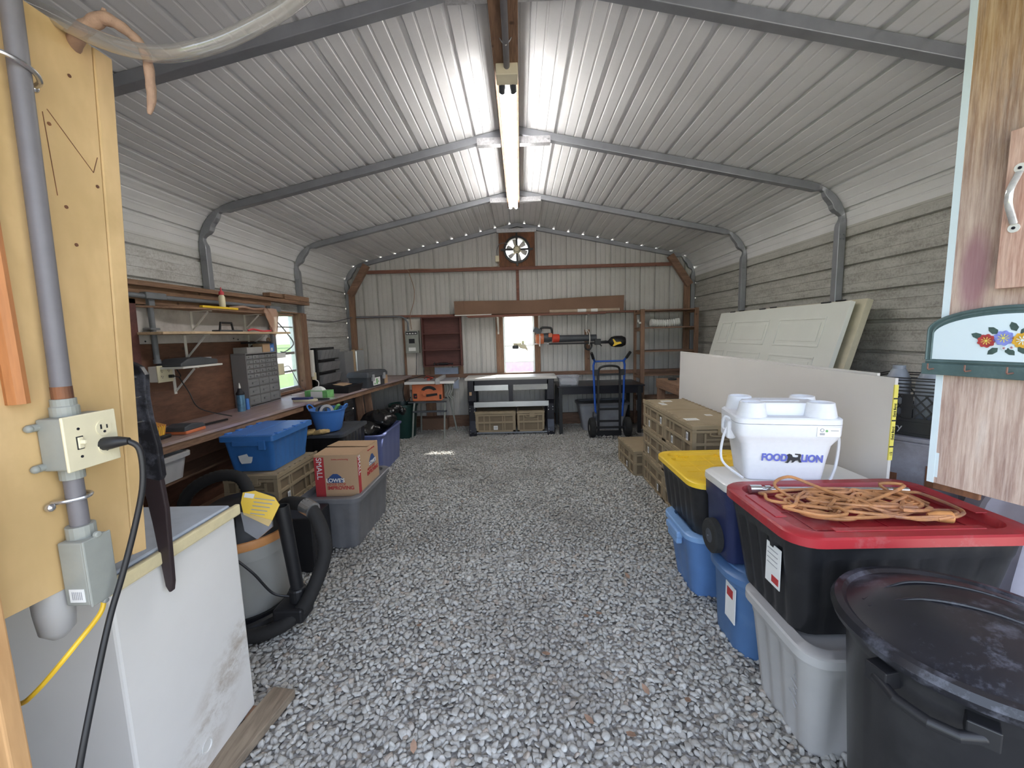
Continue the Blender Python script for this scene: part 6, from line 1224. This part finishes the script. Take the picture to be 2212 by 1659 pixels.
# trash can
t = thing('trash_can', 'large round black trash can with a dusty domed lid, nearest on the right', 'trash can', (1.10, .975, .012))
b = MB(); pr = [(0, 0), (.205, 0), (.21, .02), (.245, .62), (.25, .63), (.255, .66), (.265, .665), (.265, .69)]
n = 72; b.loft([[((r*(1-(.012 if 0 < i < 4 and (j % 12) == 0 else 0)))*math.cos(2*PI*j/n), (r*(1-(.012 if 0 < i < 4 and (j % 12) == 0 else 0)))*math.sin(2*PI*j/n), z) for j in range(n)] for i, (r, z) in enumerate(pr) if r > 0]); obj('body', b, 'blacktote', t, smooth=True)
b = MB(); b.lathe([(.267, .675), (.278, .672), (.284, .69), (.275, .706), (.258, .708), (.248, .700), (.238, .705), (.18, .733), (.1, .748), (0, .75)], 60, caps=False); lid_ = obj('lid', b, 'blackdust', t, 'dusty domed lid', smooth=True)
b = MB(); b.tube(spline([(-.20, .07, .714), (-.08, .05, .748), (.04, -.02, .750), (.10, -.13, .736), (.12, -.20, .712)]), .005, 8); b.tube(spline([(-.19, .10, .714), (-.05, .13, .744), (.10, .08, .744), (.20, -.04, .724), (.22, -.08, .710)]), .004, 8); obj('lid_crease', b, 'blackdust', lid_, smooth=True)
b = MB(); a0 = 3.60
def pc(a, r, z): return (r*math.cos(a), r*math.sin(a), z)
b.tube([pc(a0-.28, .25, .635), pc(a0-.27, .28, .62), pc(a0-.1, .295, .612), pc(a0+.1, .30, .61), pc(a0+.25, .295, .612), pc(a0+.36, .28, .62), pc(a0+.37, .25, .635)], .013, 10)
for a in (a0-.27, a0+.36): b.T = Matrix.Rotation(a, 4, 'Z'); b.box((.24, -.025, .605), (.287, .025, .65)); b.T = Matrix()
obj('side_handle', b, 'black', t, bevel=.004)
b = MB(); b.T = Matrix.Rotation(4.7, 4, 'Z'); b.box((.26, -.05, .655), (.31, .05, .69)); obj('lid_lock', b, 'black', t, bevel=.01)
# hanging door panel on the right
PX, PY, ang = 1.325, 1.35, math.radians(18)
dv = (math.sin(ang), -math.cos(ang))
t = thing('plywood_door', 'weathered pinkish plywood door hanging at the near right, with a wood block on it', 'door', (PX, PY, .95)); t.rotation_euler = (0, 0, -PI/2+ang)
# local x runs from the far edge towards the viewer, local -y faces the room
b = MB(); b.box((0, 0, 0), (.75, .02, 1.6)); obj('sheet', b, weathered('weathered_door_sheet'), t, bevel=.001)
b = MB(); b.box((-.006, -.0015, 0), (.012, .021, 1.6)); b.box((0, -.001, .02), (.02, .0, .10)); obj('painted_edge', b, 'plaque', t, 'flaking pale blue-white painted edge')
b = MB(); b.box((.01, .004, -.02), (.12, .016, .0)); obj('torn_ply', b, 'rustply', t)
b = MB(); b.box((.125, -.04, .605), (.34, 0, 1.02)); obj('wood_block', b, 'pinkblock', t, 'reddish wood block', bevel=.002)
t2 = thing('door_pull', 'chrome door pull screwed to the wood block on the near right door', 'handle', (PX, PY, .95)); t2.rotation_euler = t.rotation_euler
b = MB(); b.tube(spline([(.152, -.045, .905), (.152, -.055, .89), (.152, -.075, .86), (.152, -.078, .84), (.152, -.075, .82), (.152, -.055, .79), (.152, -.045, .775)]), .0085, 12, flat=.6); obj('grip', b, plain('chipped_white_chrome', (.72, .70, .68), .2, .5, .2, 40), t2, smooth=True)
for z in (.917, .763): b = MB(); b.cyl((.152, -.043, z), (.152, -.040, z), .012, n=16); obj('mounting_plate', b, 'white', t2, smooth=True)
b = MB()
for z in (.917, .763): b.cyl((.152, -.045, z), (.152, -.043, z), .004, n=8)
obj('screw', b, 'darkmetal', t2)
t3 = thing('hook_rack', 'arched green and pale blue plaque with painted flowers and rusty key hooks', 'hook rack', (PX, PY, .95)); t3.rotation_euler = t.rotation_euler
cx_, hwid = .165, .195
def arch_pts(h, z0, z1, hump):
    q = [(cx_-h, z0), (cx_+h, z0)]+[(cx_+h*math.cos(a), z1+hump*math.sin(a)) for a in np.linspace(0, PI, 25)]; return q
b = MB(); b.prism(arch_pts(hwid, .355, .495, .065), 'xz', -.018, -.0005); obj('frame', b, 'greenpaint', t3, bevel=.004)
b = MB(); b.prism(arch_pts(hwid-.018, .402, .478, .058), 'xz', -.0195, -.017); obj('painted_field', b, 'plaque', t3, 'pale blue panel')
b = MB()
for o_ in (.0, .012):
    q = arch_pts(hwid-.004-o_, .0, .492-o_*.6, .062); q = [(cx_-(hwid-.004-o_), .40+o_*.0)]+[p for p in reversed(q[2:])]+[(cx_+(hwid-.004-o_), .40)]; b.tube([(x, -.0185, z) for x, z in q], .0035, 6)
b.tube([(cx_-hwid+.004, -.0185, .395), (cx_+hwid-.004, -.0185, .395)], .004, 6); obj('moulding', b, 'greenpaint', t3)
b = MB(); b.box((cx_-hwid-.004, -.024, .353), (cx_+hwid+.004, -.001, .388)); obj('hook_rail', b, 'greenpaint', t3, bevel=.002)
for k in range(5): b = MB(); x = -.002+k*.088; b.tube([(x, -.022, .372), (x, -.05, .371), (x, -.053, .374), (x, -.053, .390)], .0022, 6); obj('hook', b, 'rust', t3)
def flower(x, z, r, mt, c2):
    b = MB(); q = [(x+r*(1+.08*math.cos(9*a))*math.cos(a), z+r*(1+.08*math.cos(9*a))*math.sin(a)) for a in (2*PI*i/54 for i in range(54))]; b.prism(q, 'xz', -.0225, -.019); f_ = obj('flower', b, mt, t3)
    b = MB()
    for i in range(9): a = 2*PI*i/9; b.beam((x+r*.25*math.cos(a), -.0228, z+r*.25*math.sin(a)), (x+r*.6*math.cos(a), -.0228, z+r*.6*math.sin(a)), r*.08, .001, (0, 1, 0))
    b.lathe([(0, 0), (r*.18, 0), (r*.18, -.001), (0, -.001)], 12, (x, -.0225, z), 'y', False); obj('flower_centre', b, c2, f_)
for x, z, a in ((.092, .474, 2.7), (.125, .488, 2.4), (.165, .498, 2.0), (.187, .488, .7), (.128, .432, 3.9), (.16, .432, 5.5), (.185, .436, 5.6), (.225, .48, .5)):
    b = MB(); b.T = Matrix.Translation((x, -.0195, z)) @ Matrix.Rotation(-a, 4, 'Y'); b.prism([(-.012, 0), (-.004, .008), (.008, .007), (.016, 0), (.008, -.007), (-.004, -.008)], 'xz', -.001, .001); obj('leaf', b, 'leaf', t3)
flower(.112, .460, .0185, 'petalr', 'paperyel'); flower(.147, .468, .020, 'petalb', 'paperyel'); flower(.184, .462, .020, 'petaly', 'plaque'); flower(.222, .468, .018, 'petalb', 'paperyel'); flower(.15, .440, .006, 'plaque', 'petalr'); flower(.165, .442, .006, 'plaque', 'petalr')
# framing that carries the two near panels
b = MB(); b.box((-1.10, .47, 2.184), (-1.0, .52, 2.30)); b.box((-2.66, .47, 2.25), (-1.0, .52, 2.34)); b.box((1.45, .60, 2.52), (2.6, .68, 2.60)); struct('trim_16', b, M['lumber'], 'lumber above the entrance that carries the near panels')
